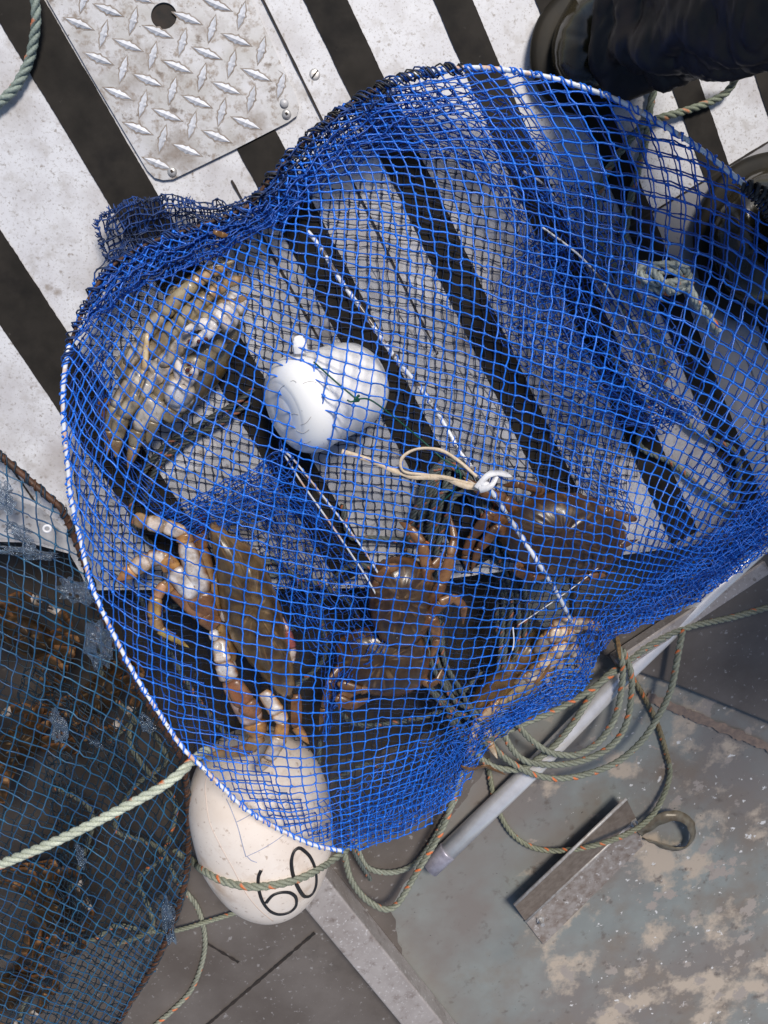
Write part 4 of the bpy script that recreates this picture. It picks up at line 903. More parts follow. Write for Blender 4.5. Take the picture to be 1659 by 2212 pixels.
# ------------------------------------------------------------------ crabs
OR = (.52, .27, .085); CR_ = (.74, .64, .56); WH = (.80, .77, .75); BR = (.24, .115, .05); DK = (.10, .05, .025); SH = (.125, .080, .032); SHD = (.065, .040, .018); TAN = (.42, .27, .13); PUR = (.13, .035, .04)
BEL = (.36, .30, .19); BELD = (.20, .15, .07)
def mixv(a_, b_, t): return tuple(a_[i]*(1-t)+b_[i]*t for i in range(3))
class Crab(MB):
    def shell(s, px, z, h, top=SH, rim=OR, teeth=0.0, n=96, belly=None, tilt=(0, 0), spots=0.25, teeth_rng=None, grow=1.0):
        """px: outline in photo units; a domed shell with a rim, tilted (dz/dx, dz/dy) in metres per unit"""
        o = np.array(cr([(x, y) for x, y in px], 12, True)); idx = np.linspace(0, len(o)-1, n).astype(int); o = o[idx]
        c = o.mean(0); o = c + (o-c)*grow; vs = []; cs = []; fs = []
        rings = [1.0, .97, .92, .84, .72, .58, .42, .25, .1]
        osm = o.copy()
        for _ in range(60): osm = (np.roll(osm, 1, 0) + osm + np.roll(osm, -1, 0))/3
        osm = c + (osm-c)*(np.linalg.norm(o-c, axis=1).mean()/np.linalg.norm(osm-c, axis=1).mean()); o0_ = o
        for ri, sc in enumerate(rings):
            wt = min(1, (1-sc)*1.8); o = o0_*(1-wt) + osm*wt
            for i in range(n):
                k = sc
                if teeth and ri == 0 and (teeth_rng is None or teeth_rng[0] < i/n < teeth_rng[1]): k += teeth*(1 if i % 4 < 2 else -.4)
                x, y = c + (o[i]-c)*k
                hz = h*(1-sc**2.6)**.6 if sc < 1 else 0
                lump = 0.10*h*noise.noise(Vector((x/26, y/26, 3))) + .06*h*noise.noise(Vector((x/9, y/9, 1)))
                vs.append(P(x, y, z + hz + lump*(1-sc**4) + tilt[0]*(x-c[0]) + tilt[1]*(y-c[1])))
                t_ = max(0, min(1, (sc-.86)/.1)); nn = .5+.5*noise.noise(Vector((x/30, y/30, 8)))
                base = mixv(top, SHD if belly is None else BELD, spots*nn*2 if nn > .5 else 0)
                if noise.noise(Vector((x/7, y/7, 2))) > .42: base = mixv(base, TAN, .45)
                cs.append(mixv(base, rim, t_*.8))
        m_ = len(rings)
        for ri in range(m_-1):
            for i in range(n): fs.append((ri*n+i, ri*n+(i+1) % n, (ri+1)*n+(i+1) % n, (ri+1)*n+i))
        fs.append(tuple((m_-1)*n+i for i in range(n)))
        # underside
        o = o0_; base = len(vs); z2 = z - h*.55
        for sc, zz_ in ((.9, .35), (.6, .9), (.2, 1.0)):
            for i in range(n):
                x, y = c + (o[i]-c)*sc; vs.append(P(x, y, z - h*.55*zz_ + tilt[0]*(x-c[0]) + tilt[1]*(y-c[1]))); cs.append(CR_)
        for i in range(n): fs.append((i, base+i, base+(i+1) % n, (i+1) % n))
        for r_ in range(2):
            for i in range(n): fs.append((base+r_*n+i, base+(r_+1)*n+i, base+(r_+1)*n+(i+1) % n, base+r_*n+(i+1) % n))
        fs.append(tuple(base+2*n+i for i in range(n))[::-1])
        s.add(vs, fs, cs)
    def seg(s, A, B, w0, w1, c_top, c_side, bulge=1.08, flat=.42, point=False, nn=9):
        A = Vector(A); B = Vector(B); pts = []; rad = []
        for i in range(nn):
            t = i/(nn-1); pts.append(A.lerp(B, t)); r_ = w0*(1-t)+w1*t
            r_ *= (1 + (bulge-1)*math.sin(math.pi*t))
            if not point: r_ *= (.80 + .20*min(1, t*9, (1-t)*9))
            else: r_ *= (1-t**2.2)**.8*.98 + .02
            rad.append(r_*(1 + .05*noise.noise(pts[-1]*300)))
        sd_ = rng.rand()*9
        def cf(t, sn):
            e_ = .12*noise.noise(Vector((t*6, sn*2, sd_)))
            k = max(0, min(1, (sn-.45+e_*3)/.35)); col = mixv(c_side, c_top, k)
            if t < .03 or (t > .97 and not point): col = mixv(col, c_side, .6)
            if point and t > .88: col = mixv(col, (.75, .5, .1), .7)
            return col
        s.tube(pts, rad, 12, flat=flat, colfn=cf)
    def leg(s, chain, widths, tops, sides, point=True, flat=.45):
        """chain: (x, y, z); widths: half width in photo units per joint"""
        Q = [P(*c) for c in chain]; n = len(Q)
        for i in range(n-1):
            last = i == n-2
            s.seg(Q[i], Q[i+1], widths[i]*MPP*1.15, widths[i+1]*MPP*1.15, tops[min(i, len(tops)-1)], sides[min(i, len(sides)-1)], point=(last and point), flat=flat)
            if not last: s.ball(Q[i+1], widths[i+1]*MPP*.8, col=mixv(sides[min(i, len(sides)-1)], TAN, .5), sc=(1, 1, .5), seg=8)
    def claw(s, wrist, mid, tipA, tipB, wd, c_top, c_side, tip=(.75, .70, .66)):
        W, Mi, A, B = P(*wrist), P(*mid), P(*tipA), P(*tipB)
        s.seg(W, Mi, wd*.75*MPP, wd*MPP, c_top, c_side, bulge=1.25, flat=.7, nn=11)
        for T_ in (A, B):
            md_ = Mi.lerp(T_, .5) + (T_-(A+B)/2)*.35
            pts = [Vector(p) for p in cr([tuple(Mi), tuple(md_), tuple(T_)], 6)]; n_ = len(pts)
            s.tube(pts, [wd*.55*MPP*(1-(i/(n_-1))**1.6)+.0004 for i in range(n_)], 9, flat=.8, colfn=lambda t, sn: mixv(WH, tip if sn > -.3 else PUR, min(1, t*1.4)))
            for k in range(2, n_-1):
                s.ball(pts[k] + ((A+B)/2-T_).normalized()*wd*.28*MPP, wd*.14*MPP, col=mixv(WH, PUR, .5), seg=6)
    def done(s, label): return tag(s.build('crab', M['crab']), label, 'crab', 'crabs in the blue pot')

# crab A: brown crab at lower left, tilted on its side
c = Crab()
c.shell([(452,1140),(470,1133),(503,1158),(540,1180),(567,1206),(588,1262),(606,1310),(618,1370),(632,1435),(636,1490),(616,1508),(590,1488),(545,1436),(505,1392),(480,1320),(468,1230)], .045, .030, SH, TAN, teeth=.03, teeth_rng=(.05, .8), tilt=(-.00008, 0))
c.shell([(436,1270),(470,1240),(484,1330),(512,1400),(500,1440),(470,1400),(448,1340)], .024, .012, (.40, .24, .09), TAN)
c.leg([(445,1330,.045),(437,1279,.055),(400,1172,.058),(398,1152,.058),(355,1136,.056),(318,1129,.052),(291,1121,.045)], [18,22,17,13,15,15,13], [BR, WH, OR, CR_, CR_, TAN], [BR, BR, BR, TAN, TAN, TAN], point=False)
c.leg([(456,1340,.045),(425,1285,.055),(372,1230,.055),(357,1203,.055),(322,1207,.052),(287,1232,.050),(250,1256,.045)], [20,24,19,13,17,16,8], [BR, WH, OR, CR_, CR_, (.6, .3, .12)], [BR, BR, OR, BR, TAN, OR])
c.leg([(468,1352,.045),(440,1330,.05),(375,1272,.05),(356,1260,.052),(337,1290,.054),(332,1335,.054),(345,1360,.052),(409,1399,.045)], [17,19,16,9,12,13,10,9], [BR, (.32, .16, .08), OR, (.5, .27, .15), (.5, .33, .12), TAN, (.55, .42, .12)], [BR])
c.leg([(472,1380,.04),(482,1430,.05),(496,1468,.05),(548,1560,.046),(560,1590,.046),(536,1620,.04),(436,1634,.03)], [14,18,20,26,16,15,9], [CR_, WH, (.6, .45, .4), OR, TAN, (.30, .2, .1)], [BR])
c.leg([(500,1470,.052),(530,1520,.056),(556,1545,.056)], [16,22,14], [(.30, .12, .05), (.36, .17, .08)], [BR], point=False)
c.leg([(568,1494,.046),(600,1540,.05),(612,1560,.05),(606,1592,.05),(580,1640,.042),(556,1664,.03)], [13,17,13,16,14,10], [WH, CR_, OR, CR_, CR_, TAN], [OR, OR, BR, TAN], point=False)
c.leg([(450,1260,.03),(434,1185,.03),(430,1150,.03),(446,1100,.026)], [16,15,12,10], [TAN, BR, PUR], [BR], point=False)
c.leg([(600,1330,.03),(619,1362,.035),(631,1400,.035),(629,1434,.03)], [8,9,10,7], [(.7, .5, .45), (.35, .1, .08), CR_], [PUR], point=False)
c.leg([(640,1500,.0),(640,1570,.0),(668,1608,.0)], [12,12,9], [BR, OR], [BR])
for (x, y) in ((462,1372),(470,1400),(486,1330),(500,1440),(480,1450)): c.ball(P(x, y, .046), .0058, col=mixv(WH, BR, rng.rand()*.6), sc=(1, 1.3, .8))
c.done('large brown crab tilted on its side with white-bellied legs, lower left in the blue pot')
# crab B: lying on its back at upper left
c = Crab(); Zb = .030
c.shell([(262,880),(258,820),(290,740),(345,672),(420,630),(480,640),(520,700),(500,770),(462,830),(420,880),(380,905),(320,925)], .022, .022, (.30, .26, .17), BELD, belly=1)
c.shell([(470,700),(500,730),(490,800),(440,860),(420,845),(455,790)], .018, .016, (.20, .14, .045), (.30, .24, .12))
for k in range(8):                                                # belly plates and leg bases in two rows
    t = k/7; x = 300+150*t; y = 830-150*t
    c.ball(P(x, y, .048), .0115, col=mixv(BEL, WH, .45), sc=(1, 1.35, .55), seg=12)
    c.ball(P(x+34, y+40, .047), .0105, col=mixv(BEL, BELD, .3*(k % 2)), sc=(1.2, 1, .55), seg=12)
    c.ball(P(x-30, y-36, .045), .0105, col=mixv(BEL, BELD, .4*((k+1) % 2)), sc=(1, 1.2, .55), seg=12)
    c.ball(P(x+8, y+8, .051), .0075, col=mixv(WH, BELD, .25), sc=(1.5, 1, .4), seg=12)
for (lst, w_) in (([(300,740,.05),(350,680,.056),(420,612,.056),(455,590,.05),(500,575,.04)], [13,15,12,9,7]), ([(320,770,.052),(385,700,.06),(450,640,.058),(490,610,.05),(535,600,.045)], [13,16,12,10,8]),
                  ([(345,790,.052),(420,715,.06),(470,665,.058),(510,655,.055),(540,636,.045)], [13,16,13,9,6]), ([(275,790,.05),(320,720,.05),(380,640,.05),(420,600,.045)], [11,13,11,8]),
                  ([(300,850,.05),(262,900,.05),(252,950,.046),(250,990,.04)], [14,15,11,7]), ([(330,860,.052),(298,930,.05),(290,965,.046),(276,1015,.036)], [13,14,11,7]),
                  ([(350,865,.052),(330,910,.05),(318,960,.04)], [12,14,10]), ([(285,820,.05),(250,880,.045),(235,930,.035),(232,985,.03)], [12,13,10,6]), ([(365,640,.045),(450,585,.045),(515,560,.04)], [10,9,6])):
    tp_ = mixv(BEL, WH, rng.rand()*.5)
    c.leg(lst, w_, [tp_, BEL, TAN], [BELD, (.24, .19, .10)])
c.leg([(318,720,.06),(312,800,.062),(298,860,.06)], [4,6,3], [(.62, .5, .3)], [TAN])
c.leg([(520,640,.045),(500,668,.055)], [20,24], [WH], [BELD], point=False)
c.claw((505,668,.060), (468,700,.068), (392,716,.070), (398,752,.068), 27, WH, (.50, .42, .32))
c.claw((372,870,.055), (398,826,.066), (386,768,.070), (424,784,.068), 28, WH, (.45, .38, .28))
for (x, y) in ((430,738),(445,733),(410,738),(405,800),(408,786),(412,812)): c.ball(P(x, y, .073), .0026, col=(.12, .03, .025), seg=6)
c.leg([(356,905,.045),(372,880,.052),(402,842,.056)], [18,22,24], [BEL, WH], [BELD], point=False)
c.leg([(236,860,.02),(240,910,.02),(262,940,.02)], [22,24,18], [(.28, .13, .03)], [(.18, .08, .02)], point=False)
c.done('pale crab lying belly up with two white claws, upper left in the blue pot')
# crab C: brown crab in the middle
c = Crab()
c.shell([(812,1262),(826,1232),(862,1218),(905,1232),(930,1270),(928,1320),(905,1362),(868,1382),(830,1365),(812,1320)], .030, .026, (.085, .048, .021), BR, teeth=.02, grow=1.22)
LB = (.20, .092, .034)
for (lst, w_) in (([(915,1290,.04),(922,1225,.045),(912,1175,.045),(885,1140,.04),(862,1128,.034)], [11,12,11,8,5]), ([(925,1320,.04),(955,1260,.05),(975,1200,.05),(982,1165,.045),(972,1110,.035)], [12,13,11,8,5]),
                  ([(915,1345,.04),(950,1305,.05),(980,1290,.048),(1002,1310,.044),(1000,1350,.034)], [12,13,10,8,5]), ([(900,1360,.04),(935,1335,.046),(945,1380,.04),(930,1430,.03)], [11,12,10,6]),
                  ([(820,1290,.035),(815,1255,.045),(840,1228,.05),(870,1222,.048)], [12,12,11,8]), ([(900,1250,.04),(935,1225,.045),(965,1190,.04)], [9,10,7])):
    c.leg(lst, w_, [LB, (.28, .14, .055)], [(.13, .06, .022), BR])
c.done('dark brown crab with long orange-brown legs in the middle of the blue pot')
# crab D: broad dark brown crab at centre right
c = Crab()
c.shell([(1092,1165),(1105,1120),(1150,1085),(1220,1072),(1290,1092),(1335,1140),(1332,1190),(1290,1225),(1215,1236),(1140,1218)], .030, .028, (.062, .034, .017), (.16, .078, .03), teeth=.02, grow=1.12)
for (lst, w_) in (([(1120,1110,.03),(1090,1080,.04),(1040,1062,.04),(1000,1030,.035)], [13,14,11,7]), ([(1105,1140,.03),(1060,1110,.045),(1020,1160,.045),(1005,1200,.04),(1012,1235,.03)], [13,13,11,9,5]),
                  ([(1110,1160,.03),(1075,1140,.045),(1035,1185,.045),(1018,1235,.035)], [12,12,10,6]), ([(1130,1205,.03),(1115,1232,.04),(1150,1250,.038),(1185,1245,.03)], [11,12,9,6]),
                  ([(1280,1090,.035),(1310,1105,.045),(1350,1118,.04),(1385,1125,.03)], [11,11,9,5]), ([(1150,1080,.03),(1170,1055,.04),(1120,1045,.04),(1085,1050,.03)], [10,11,9,6]), ([(1310,1200,.03),(1340,1180,.04),(1380,1165,.03)], [10,9,5]), ([(1225,1235,.03),(1270,1248,.035),(1330,1235,.03)], [10,10,7])):
    c.leg(lst, w_, [(.21, .095, .035), (.17, .08, .03)], [(.14, .06, .022)])
c.done('broad dark brown crab right of the knotted strap, seen from above')
# crab E: low brown crab, bottom centre
c = Crab()
c.shell([(742,1400),(770,1372),(830,1362),(890,1375),(912,1420),(905,1465),(860,1492),(800,1488),(755,1462)], .004, .024, (.075, .044, .02), BR, teeth=.02, grow=1.18)
for (lst, w_) in (([(760,1470,.0),(735,1478,.016),(780,1492,.018),(812,1485,.014)], [10,11,10,6]), ([(780,1485,.0),(730,1510,.016),(760,1525,.018),(800,1508,.014)], [11,13,12,8]), ([(870,1480,.0),(885,1440,.02),(892,1400,.02)], [10,12,8]),
                  ([(850,1490,.0),(852,1455,.022),(866,1420,.02),(870,1380,.018)], [9,11,9,7]), ([(745,1430,.0),(715,1470,.01),(700,1530,.0),(690,1580,-.01)], [10,11,9,5]), ([(900,1450,.0),(925,1480,.01),(945,1470,.01),(958,1440,.004)], [8,9,8,4])):
    c.leg(lst, w_, [(.24, .13, .06), (.19, .10, .04)], [(.15, .07, .03)])
c.done('low brown crab half covered by blue net below the middle crab')
# crab F: cream-bellied crab at the lower right edge of the pot
c = Crab(); _P = P
def P(x, y, z=0.0): return _P(x, y, z*1.1 - .040)
c.shell([(1130,1375),(1165,1358),(1200,1372),(1190,1420),(1150,1480),(1095,1530),(1045,1560),(1010,1550),(1020,1500),(1070,1440)], -.012, .026, (.17, .10, .035), (.36, .24, .1), teeth=.02)
c.shell([(1175,1385),(1225,1375),(1238,1410),(1200,1460),(1140,1510),(1070,1550),(1030,1575),(1040,1545),(1110,1480)], -.004, .022, (.50, .38, .20), (.6, .45, .25), belly=1)
FC = (.72, .60, .44); FS = (.55, .33, .13)
for (lst, w_) in (([(1180,1400,.0),(1195,1355,.03),(1235,1345,.034),(1280,1350,.028),(1310,1362,.014)], [12,15,13,10,7]), ([(1165,1410,.01),(1185,1372,.034),(1225,1368,.036),(1248,1388,.028)], [14,16,13,7]),
                  ([(1165,1440,.01),(1195,1410,.030),(1230,1395,.030),(1252,1420,.022),(1252,1450,.01)], [14,15,13,9,5]), ([(1140,1470,.01),(1165,1440,.026),(1205,1425,.026),(1215,1450,.02)], [13,14,11,7]),
                  ([(1110,1490,.0),(1135,1462,.02),(1180,1455,.02),(1190,1490,.01)], [12,12,10,6]), ([(1060,1530,-.004),(1040,1545,.006),(1022,1580,.0),(1018,1620,-.01),(1002,1640,-.02)], [10,11,9,8,5]),
                  ([(1080,1530,-.004),(1050,1570,.0),(1060,1610,-.01),(1075,1640,-.02)], [9,9,7,4]), ([(1100,1510,.0),(1070,1525,.012),(1030,1560,.01)], [12,12,9]), ([(1180,1380,.02),(1215,1358,.034),(1260,1362,.03)], [11,13,9])):
    c.leg(lst, [q_*1.3 for q_ in w_], [mixv(FC, WH, rng.rand()*.3), FC], [FS, (.5, .22, .06)])
for k in range(11): c.ball(P(1205-17*k+rng.normal(0, 4), 1398+15*k+rng.normal(0, 4), .022-.0022*k), .0062, col=mixv(FC, FS, rng.rand()*.7), sc=(1.4, .8, .6))
P = _P
c.done('crab with cream belly and legs pressed into the lower right corner of the net')

# ------------------------------------------------------------------ second pot, lower left
p2 = empty('crab_pot', P(150, 1700, ZF), 'old crab pot with dull teal mesh, rusty ring and film scraps, lower left', 'crab pot')
R2 = [(-60,945,.03),(0,984,.03),(50,1026,.03),(99,1068,.03),(131,1098,.03),(150,1135,.025),(180,1210,.02),(225,1340,.02),(290,1470,.02),(345,1560,.01),(393,1640,.0),(405,1730,-.02),(407,1800,-.03),(404,1875,-.04),(389,1949,-.045),(368,2010,-.05),(333,2085,-.055),(278,2170,-.06),(235,2250,-.06)]
O2 = R2 + [(100,2400,-.06),(-120,2400,-.05),(-160,1600,.02),(-140,1000,.03)]
z2 = idw(O2 + [(80,1300,.045),(200,1600,.04),(60,1800,.03),(250,1850,.015),(150,2000,.0),(0,2000,.01),(250,1450,.04),(60,2150,-.02),(0,1500,.05)])
S2 = [(60,1100,33,15,3,34),(200,1300,30,14,2,32),(60,1300,35,16,-4,37),(200,1450,36,14,-6,36),(60,1500,34,14,-8,36),(180,1650,34,16,-12,31),(320,1650,24,18,-10,27),(330,1800,18,16,-13,23),(200,1850,28,16,-14,27),(60,1800,32,14,-13,30),(360,1900,13,13,-9,20),(200,2020,22,12,-11,20),(60,2000,30,12,-10,25),(60,2150,26,10,-9,22),(200,2150,17,8,-9,15),(290,2060,14,10,-8,14)]
LAT2 = solve_lattice(S2, (-180, 900, 440, 2420), h=50)
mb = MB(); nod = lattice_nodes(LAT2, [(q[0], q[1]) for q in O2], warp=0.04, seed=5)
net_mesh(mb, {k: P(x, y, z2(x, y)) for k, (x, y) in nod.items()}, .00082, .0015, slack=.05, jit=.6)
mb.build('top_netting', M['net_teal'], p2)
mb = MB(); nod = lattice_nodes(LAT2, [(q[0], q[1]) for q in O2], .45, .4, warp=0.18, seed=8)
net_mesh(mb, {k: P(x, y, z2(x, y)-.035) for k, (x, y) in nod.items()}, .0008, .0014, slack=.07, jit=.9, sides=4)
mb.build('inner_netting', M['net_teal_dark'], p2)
funnel('tunnel_netting', [(95,1640,.0),(110,1750,-.01),(120,1850,-.02),(130,1960,-.03),(120,2060,-.04)], [(150,1620,.0),(175,1740,-.01),(190,1850,-.02),(190,1960,-.03),(165,2060,-.04)], 20, 8, M['net_teal_dark'], seed=12, parent=p2)
funnel('tunnel_netting', [(60,1430,.02),(150,1480,.01),(230,1560,.0),(300,1660,-.01)], [(40,1500,.02),(120,1550,.01),(190,1630,.0),(260,1720,-.01)], 20, 9, M['net_teal_dark'], seed=13, parent=p2)
mb = MB(); mb.tube(pathP(R2), .0032, 9); rope_helix(pathP(R2), .003, .012, .0010, mb, jit=.001)
mb.build('frame_ring', M['rust'], p2)
mb = MB(); rope_helix(pathP(R2), .0036, .016, .0008, mb, jit=.001); rope_helix(pathP(R2), .0036, .023, .0008, mb, 2, jit=.001); mb.build('ring_lashing', M['net_teal_dark'], p2)
mb = MB(); mb.tube([P(102+8*math.cos(t), 1142+7*math.sin(t), .05) for t in np.linspace(0, 2*math.pi, 20)], .0013, 7, cap=False)
mb.build('grommet', M['ribbon'], p2)
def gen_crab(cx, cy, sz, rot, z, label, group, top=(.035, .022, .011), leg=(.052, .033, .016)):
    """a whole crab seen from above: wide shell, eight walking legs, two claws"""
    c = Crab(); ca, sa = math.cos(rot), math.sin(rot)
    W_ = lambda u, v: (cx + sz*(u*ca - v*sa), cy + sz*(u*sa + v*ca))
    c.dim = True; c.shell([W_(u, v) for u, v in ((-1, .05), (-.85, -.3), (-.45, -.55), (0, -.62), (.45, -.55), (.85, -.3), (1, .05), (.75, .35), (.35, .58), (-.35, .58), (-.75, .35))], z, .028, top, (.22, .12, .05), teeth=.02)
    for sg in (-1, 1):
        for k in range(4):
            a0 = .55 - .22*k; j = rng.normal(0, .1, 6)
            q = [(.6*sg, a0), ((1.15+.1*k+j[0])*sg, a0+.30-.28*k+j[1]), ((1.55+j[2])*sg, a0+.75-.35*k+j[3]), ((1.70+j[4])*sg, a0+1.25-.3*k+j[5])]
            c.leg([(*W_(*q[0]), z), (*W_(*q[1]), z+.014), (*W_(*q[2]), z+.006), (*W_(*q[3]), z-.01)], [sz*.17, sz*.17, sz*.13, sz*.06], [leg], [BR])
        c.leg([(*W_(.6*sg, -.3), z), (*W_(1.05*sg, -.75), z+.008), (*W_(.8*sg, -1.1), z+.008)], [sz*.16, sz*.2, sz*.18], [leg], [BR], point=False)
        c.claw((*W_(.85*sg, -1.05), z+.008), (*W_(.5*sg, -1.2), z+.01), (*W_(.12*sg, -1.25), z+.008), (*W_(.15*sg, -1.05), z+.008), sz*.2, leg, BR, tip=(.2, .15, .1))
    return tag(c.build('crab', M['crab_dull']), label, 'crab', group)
GP = 'crabs in the teal pot'
gen_crab(60, 1375, 66, .5, -.035, 'brown crab under the large crumpled wrapper side of the old teal pot, nearest its top', GP)
gen_crab(215, 1500, 60, 2.3, -.045, 'brown crab in the teal pot beside the white rim of the blue pot', GP)
gen_crab(40, 1610, 62, -.6, -.05, 'brown crab at the left edge of the teal pot, above the thick rope', GP)
gen_crab(110, 1960, 64, 1.2, -.07, 'brown crab in the teal pot below the thick pale rope', GP)
gen_crab(20, 2140, 60, 2.6, -.08, 'brown crab at the bottom left corner of the photo in the teal pot', GP)
rope_obj([zl([(300,1500),(280,1600),(330,1680),(380,1740),(350,1850),(300,1900),(330,2000),(250,2040)], -.075), zl([(240,1600),(300,1560),(360,1640),(290,1700),(250,1790),(340,1830),(380,1900)], -.08), [(215,1300,-.02),(225,1360,-.02),(215,1430,-.03),(240,1500,-.04),(300,1560,-.05)], zl([(120,1700),(200,1760),(160,1900),(90,2060),(40,2210)], -.08)],
         .0034, 'tangled green rope inside the old teal pot', (0.17, 0.18, 0.14), fleck=.34, odd=4)
# scraps of clear film caught on the teal mesh
for (x, y, w_, h_, lb) in ((38,1146,30,20,'clear plastic scrap at the top of the teal mesh left of the white grommet'), (6,1070,26,34,'crumpled clear film at the left edge by the rusty ring'), (64,1184,16,22,'small clear plastic scrap just under the widest top scrap'), (60,1195,66,13,'long thin strip of clear film slanting across the top of the teal mesh'),
                           (162,1278,38,28,'squarish clear film scrap beside the white rim of the blue pot'), (215,1392,32,52,'large crumpled clear wrapper against the white rim'), (126,1568,17,38,'narrow clear film shard in the middle of the teal mesh'), (207,1606,16,9,'tiny clear shard right of the narrow film shard'),
                           (317,1562,19,20,'small clear flake near the upper end of the pale rope'), (174,1850,11,24,'thin clear sliver below the thick pale rope'), (364,1985,16,50,'frayed clear film tuft on the right border of the teal pot')):
    mb = MB(); n = 11; vs = []
    zc = max(z2(x, y), -.05) + .006
    for i in range(n):
        for j in range(n):
            u_, v_ = i/(n-1)*2-1, j/(n-1)*2-1
            rr = 1 + .5*noise.noise(Vector((u_*1.7+x, v_*1.7+y, 0)))
            # square grid bent to a ragged outline
            q = Vector((u_, v_, 0)); k = rr*(1 - .3*(u_*u_*v_*v_)) + .16*noise.noise(Vector((u_*6+x, v_*6, 2)))
            vs.append(P(x+u_*w_*k+4*v_, y+v_*h_*k+6*u_, zc + .006*noise.noise(Vector((u_*2.6+x, v_*2.6, y*.1)))+.003*noise.noise(Vector((u_*7+x, v_*7, y*.1)))))
    fs = [(i*n+j, (i+1)*n+j, (i+1)*n+j+1, i*n+j+1) for i in range(n-1) for j in range(n-1) if noise.noise(Vector((i*.9+x, j*.9, y))) < .42]
    mb.add(vs, fs); o = mb.build('film_scrap', M['film'], smooth=False)
    so_ = o.modifiers.new('t', 'SOLIDIFY'); so_.thickness = .0003
    tag(o, lb, 'plastic scrap', 'clear film scraps on the teal pot')

# kelp bits
def blade(px, wd, z, label, m=None, name='kelp_blade'):
    mb = MB(); pp = [P(x, y, z+.003*k) for k, (x, y) in enumerate(cr(px, 8))] if False else [P(q[0], q[1], z + .002*math.sin(i*.5)) for i, q in enumerate(cr(px, 8))]
    n = len(pp); mb.tube(pp, [wd*MPP*(math.sin(math.pi*(.08+.9*i/(n-1)))**.7) for i in range(n)], 8, flat=.22)
    return tag(mb.build(name, m or M['kelp']), label, 'seaweed')
blade([(995,1655),(1020,1662),(1048,1655),(1062,1660),(1092,1674)], 9, -.03, 'forked golden-brown kelp piece poking out of the net above the pole')
blade([(1155,1478),(1176,1455),(1190,1432)], 7, .03, 'small olive kelp leaf on the lower right bulge of the net')
blade([(940,1398),(952,1372),(958,1345)], 7, .02, 'small yellowish kelp leaf over the dark rope heap')
blade([(1331,1360),(1336,1395),(1340,1425)], 7, -.06, 'golden frayed rope end standing up beside the net', M['algae'], 'rope_end')
blade([(460,500),(478,507),(492,509)], 6, .062, 'tiny yellow seaweed sliver on the weathered net tail')

# ------------------------------------------------------------------ the person at the top right: boots and a trouser leg
pe_ = empty('person', P(1450, 40, 0), 'person standing at the top right in wet brown rubber boots and black rain trousers', 'person')
def boot(sole_px, up_px, hgt, name='boot'):
    o = np.array(cr(sole_px, 10, True)); c = o.mean(0); n = len(o); uo = np.array(cr(up_px + [up_px[0]], 10))[:-1]; tq = np.linspace(0, len(uo)-1, n); uo = np.stack([np.interp(tq, np.arange(len(uo)), uo[:, k_]) for k_ in (0, 1)], 1); uc = uo.mean(0)
    mb = MB(); vs = []; fs = []
    rings = [(o, c, 1.0, .001), (o, c, 1.02, .010), (o, c, 1.0, .016), (o, c, .955, .018), (o, c, .90, .020), (o, c, .7, .020), (o, c, .3, .020)]
    for (A, cc, sc, z) in rings:
        for q in A: x, y = cc + (q-cc)*sc; vs.append(P(x, y, z))
    for r_ in range(6):
        for i in range(n): fs.append((r_*n+i, r_*n+(i+1) % n, (r_+1)*n+(i+1) % n, (r_+1)*n+i))
    mb.add(vs, fs); s_ = mb.build('boot_sole', M['boot_sole'], pe_)
    mb = MB(); vs = []; fs = []
    prof = [(1.03, .014), (1.0, .024), (.97, .034), (.90, .044), (.78, .052), (.6, .058), (.4, .062), (.2, .064), (.03, .065)]
    for (sc, z) in prof:
        for q in uo:
            x, y = uc + (q-uc)*sc; cr_ = .002*noise.noise(Vector((x/22, y/22, 4)))
            vs.append(P(x, y, z*hgt/.065 + cr_))
    for r_ in range(len(prof)-1):
        for i in range(n): fs.append((r_*n+i, r_*n+(i+1) % n, (r_+1)*n+(i+1) % n, (r_+1)*n+i))
    mb.add(vs, fs); return mb.build(name, M['boot'], pe_)
boot([(1205,-10),(1165,40),(1148,100),(1152,160),(1180,212),(1240,243),(1310,235),(1380,195),(1440,140),(1470,60),(1440,-60),(1330,-80),(1250,-50)],
     [(1240,-10),(1205,50),(1190,110),(1200,165),(1240,205),(1300,205),(1360,175),(1420,120),(1450,50),(1420,-40),(1330,-50)], .062)
boot([(1520,440),(1500,500),(1505,570),(1530,640),(1590,690),(1660,700),(1740,680),(1790,600),(1790,450),(1760,360),(1690,330),(1610,345),(1555,385)],
     [(1550,450),(1530,510),(1540,580),(1575,640),(1640,665),(1720,640),(1760,560),(1760,440),(1700,370),(1620,375)], .062)
mb = MB(); ax0 = P(1385, 30, .075); ax1 = P(1700, -60, .22); path = [ax0.lerp(ax1, t) for t in np.linspace(-.06, 1.6, 110)]
rad = []
vs = []; fs = []; sides = 90; d_ = (ax1-ax0).normalized(); n1 = (Vector((0, 0, 1))-d_*d_.z).normalized(); b1 = d_.cross(n1)
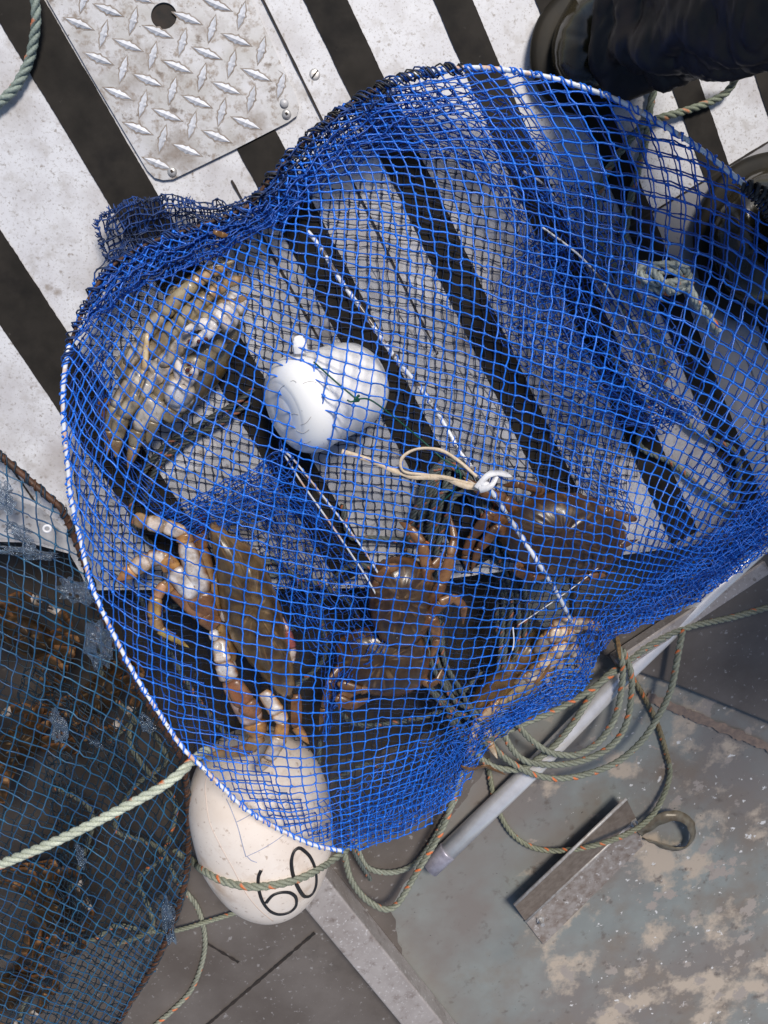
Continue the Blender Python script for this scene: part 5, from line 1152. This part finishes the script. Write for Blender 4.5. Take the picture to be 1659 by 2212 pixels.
for i, p in enumerate(path):
    t = i/109; r0 = .052 + .006*t - .010*math.exp(-((t-.13)/.05)**2)
    if i < 2: r0 *= .93
    for k in range(sides):
        a_ = 2*math.pi*k/sides
        fold = .006*math.sin(t*42 + 1.8*math.sin(a_*2+1) + a_)*math.exp(-((t-.12)/.16)**2) + .011*noise.noise(Vector((t*7, math.cos(a_)*1.7, math.sin(a_)*1.7))) + .006*abs(noise.noise(Vector((t*11+3*math.cos(a_), math.cos(a_)*2.2, math.sin(a_)*1.2+5)))) - .005*abs(noise.noise(Vector((t*26, math.cos(a_)*3, math.sin(a_)*3))))
        vs.append(p + (b1*math.cos(a_)*1.12 + n1*math.sin(a_)*.92)*(r0+fold))
for i in range(len(path)-1):
    for k in range(sides): fs.append((i*sides+k, i*sides+(k+1) % sides, (i+1)*sides+(k+1) % sides, (i+1)*sides+k))
mb.add(vs, fs); o = mb.build('trouser_leg', M['trouser'], pe_); sm = o.modifiers.new('t', 'SOLIDIFY'); sm.thickness = .002

def unseen_body_tube(p0, p1, r0_, r1_, seed, name='trouser_leg'):  # unseen light-blocking body only; default name serves the unseen second leg
    mb = MB(); d_ = (p1-p0).normalized(); n1 = d_.orthogonal().normalized(); b1 = d_.cross(n1); vs = []; fs = []; m_ = 40; sd_ = 48
    for i in range(m_):
        t = i/(m_-1); p = p0.lerp(p1, t)
        for k in range(sd_):
            a_ = 2*math.pi*k/sd_; f_ = .006*noise.noise(Vector((t*9, math.cos(a_)*1.5+seed, math.sin(a_)*1.5)))
            vs.append(p + (b1*math.cos(a_) + n1*math.sin(a_))*(r0_*(1-t)+r1_*t+f_))
    for i in range(m_-1):
        for k in range(sd_): fs.append((i*sd_+k, i*sd_+(k+1) % sd_, (i+1)*sd_+(k+1) % sd_, (i+1)*sd_+k))
    mb.add(vs, fs); o = mb.build(name, M['trouser'], pe_); sm = o.modifiers.new('t', 'SOLIDIFY'); sm.thickness = .002
unseen_body_tube(P(1765, 470, .075), Vector((.78, .42, .80)), .058, .085, 4)  # unseen second leg, added to block sky light at the right
unseen_body_tube(path[-1], Vector((.80, .60, .80)), .068, .085, 7, 'unseen_thigh')  # unseen thigh, part of the added light-blocking body
unseen_body_tube(Vector((.79, .51, .74)), Vector((.74, .52, 1.30)), .15, .17, 9, 'unseen_torso')  # unseen torso, added to darken the right side of the deck
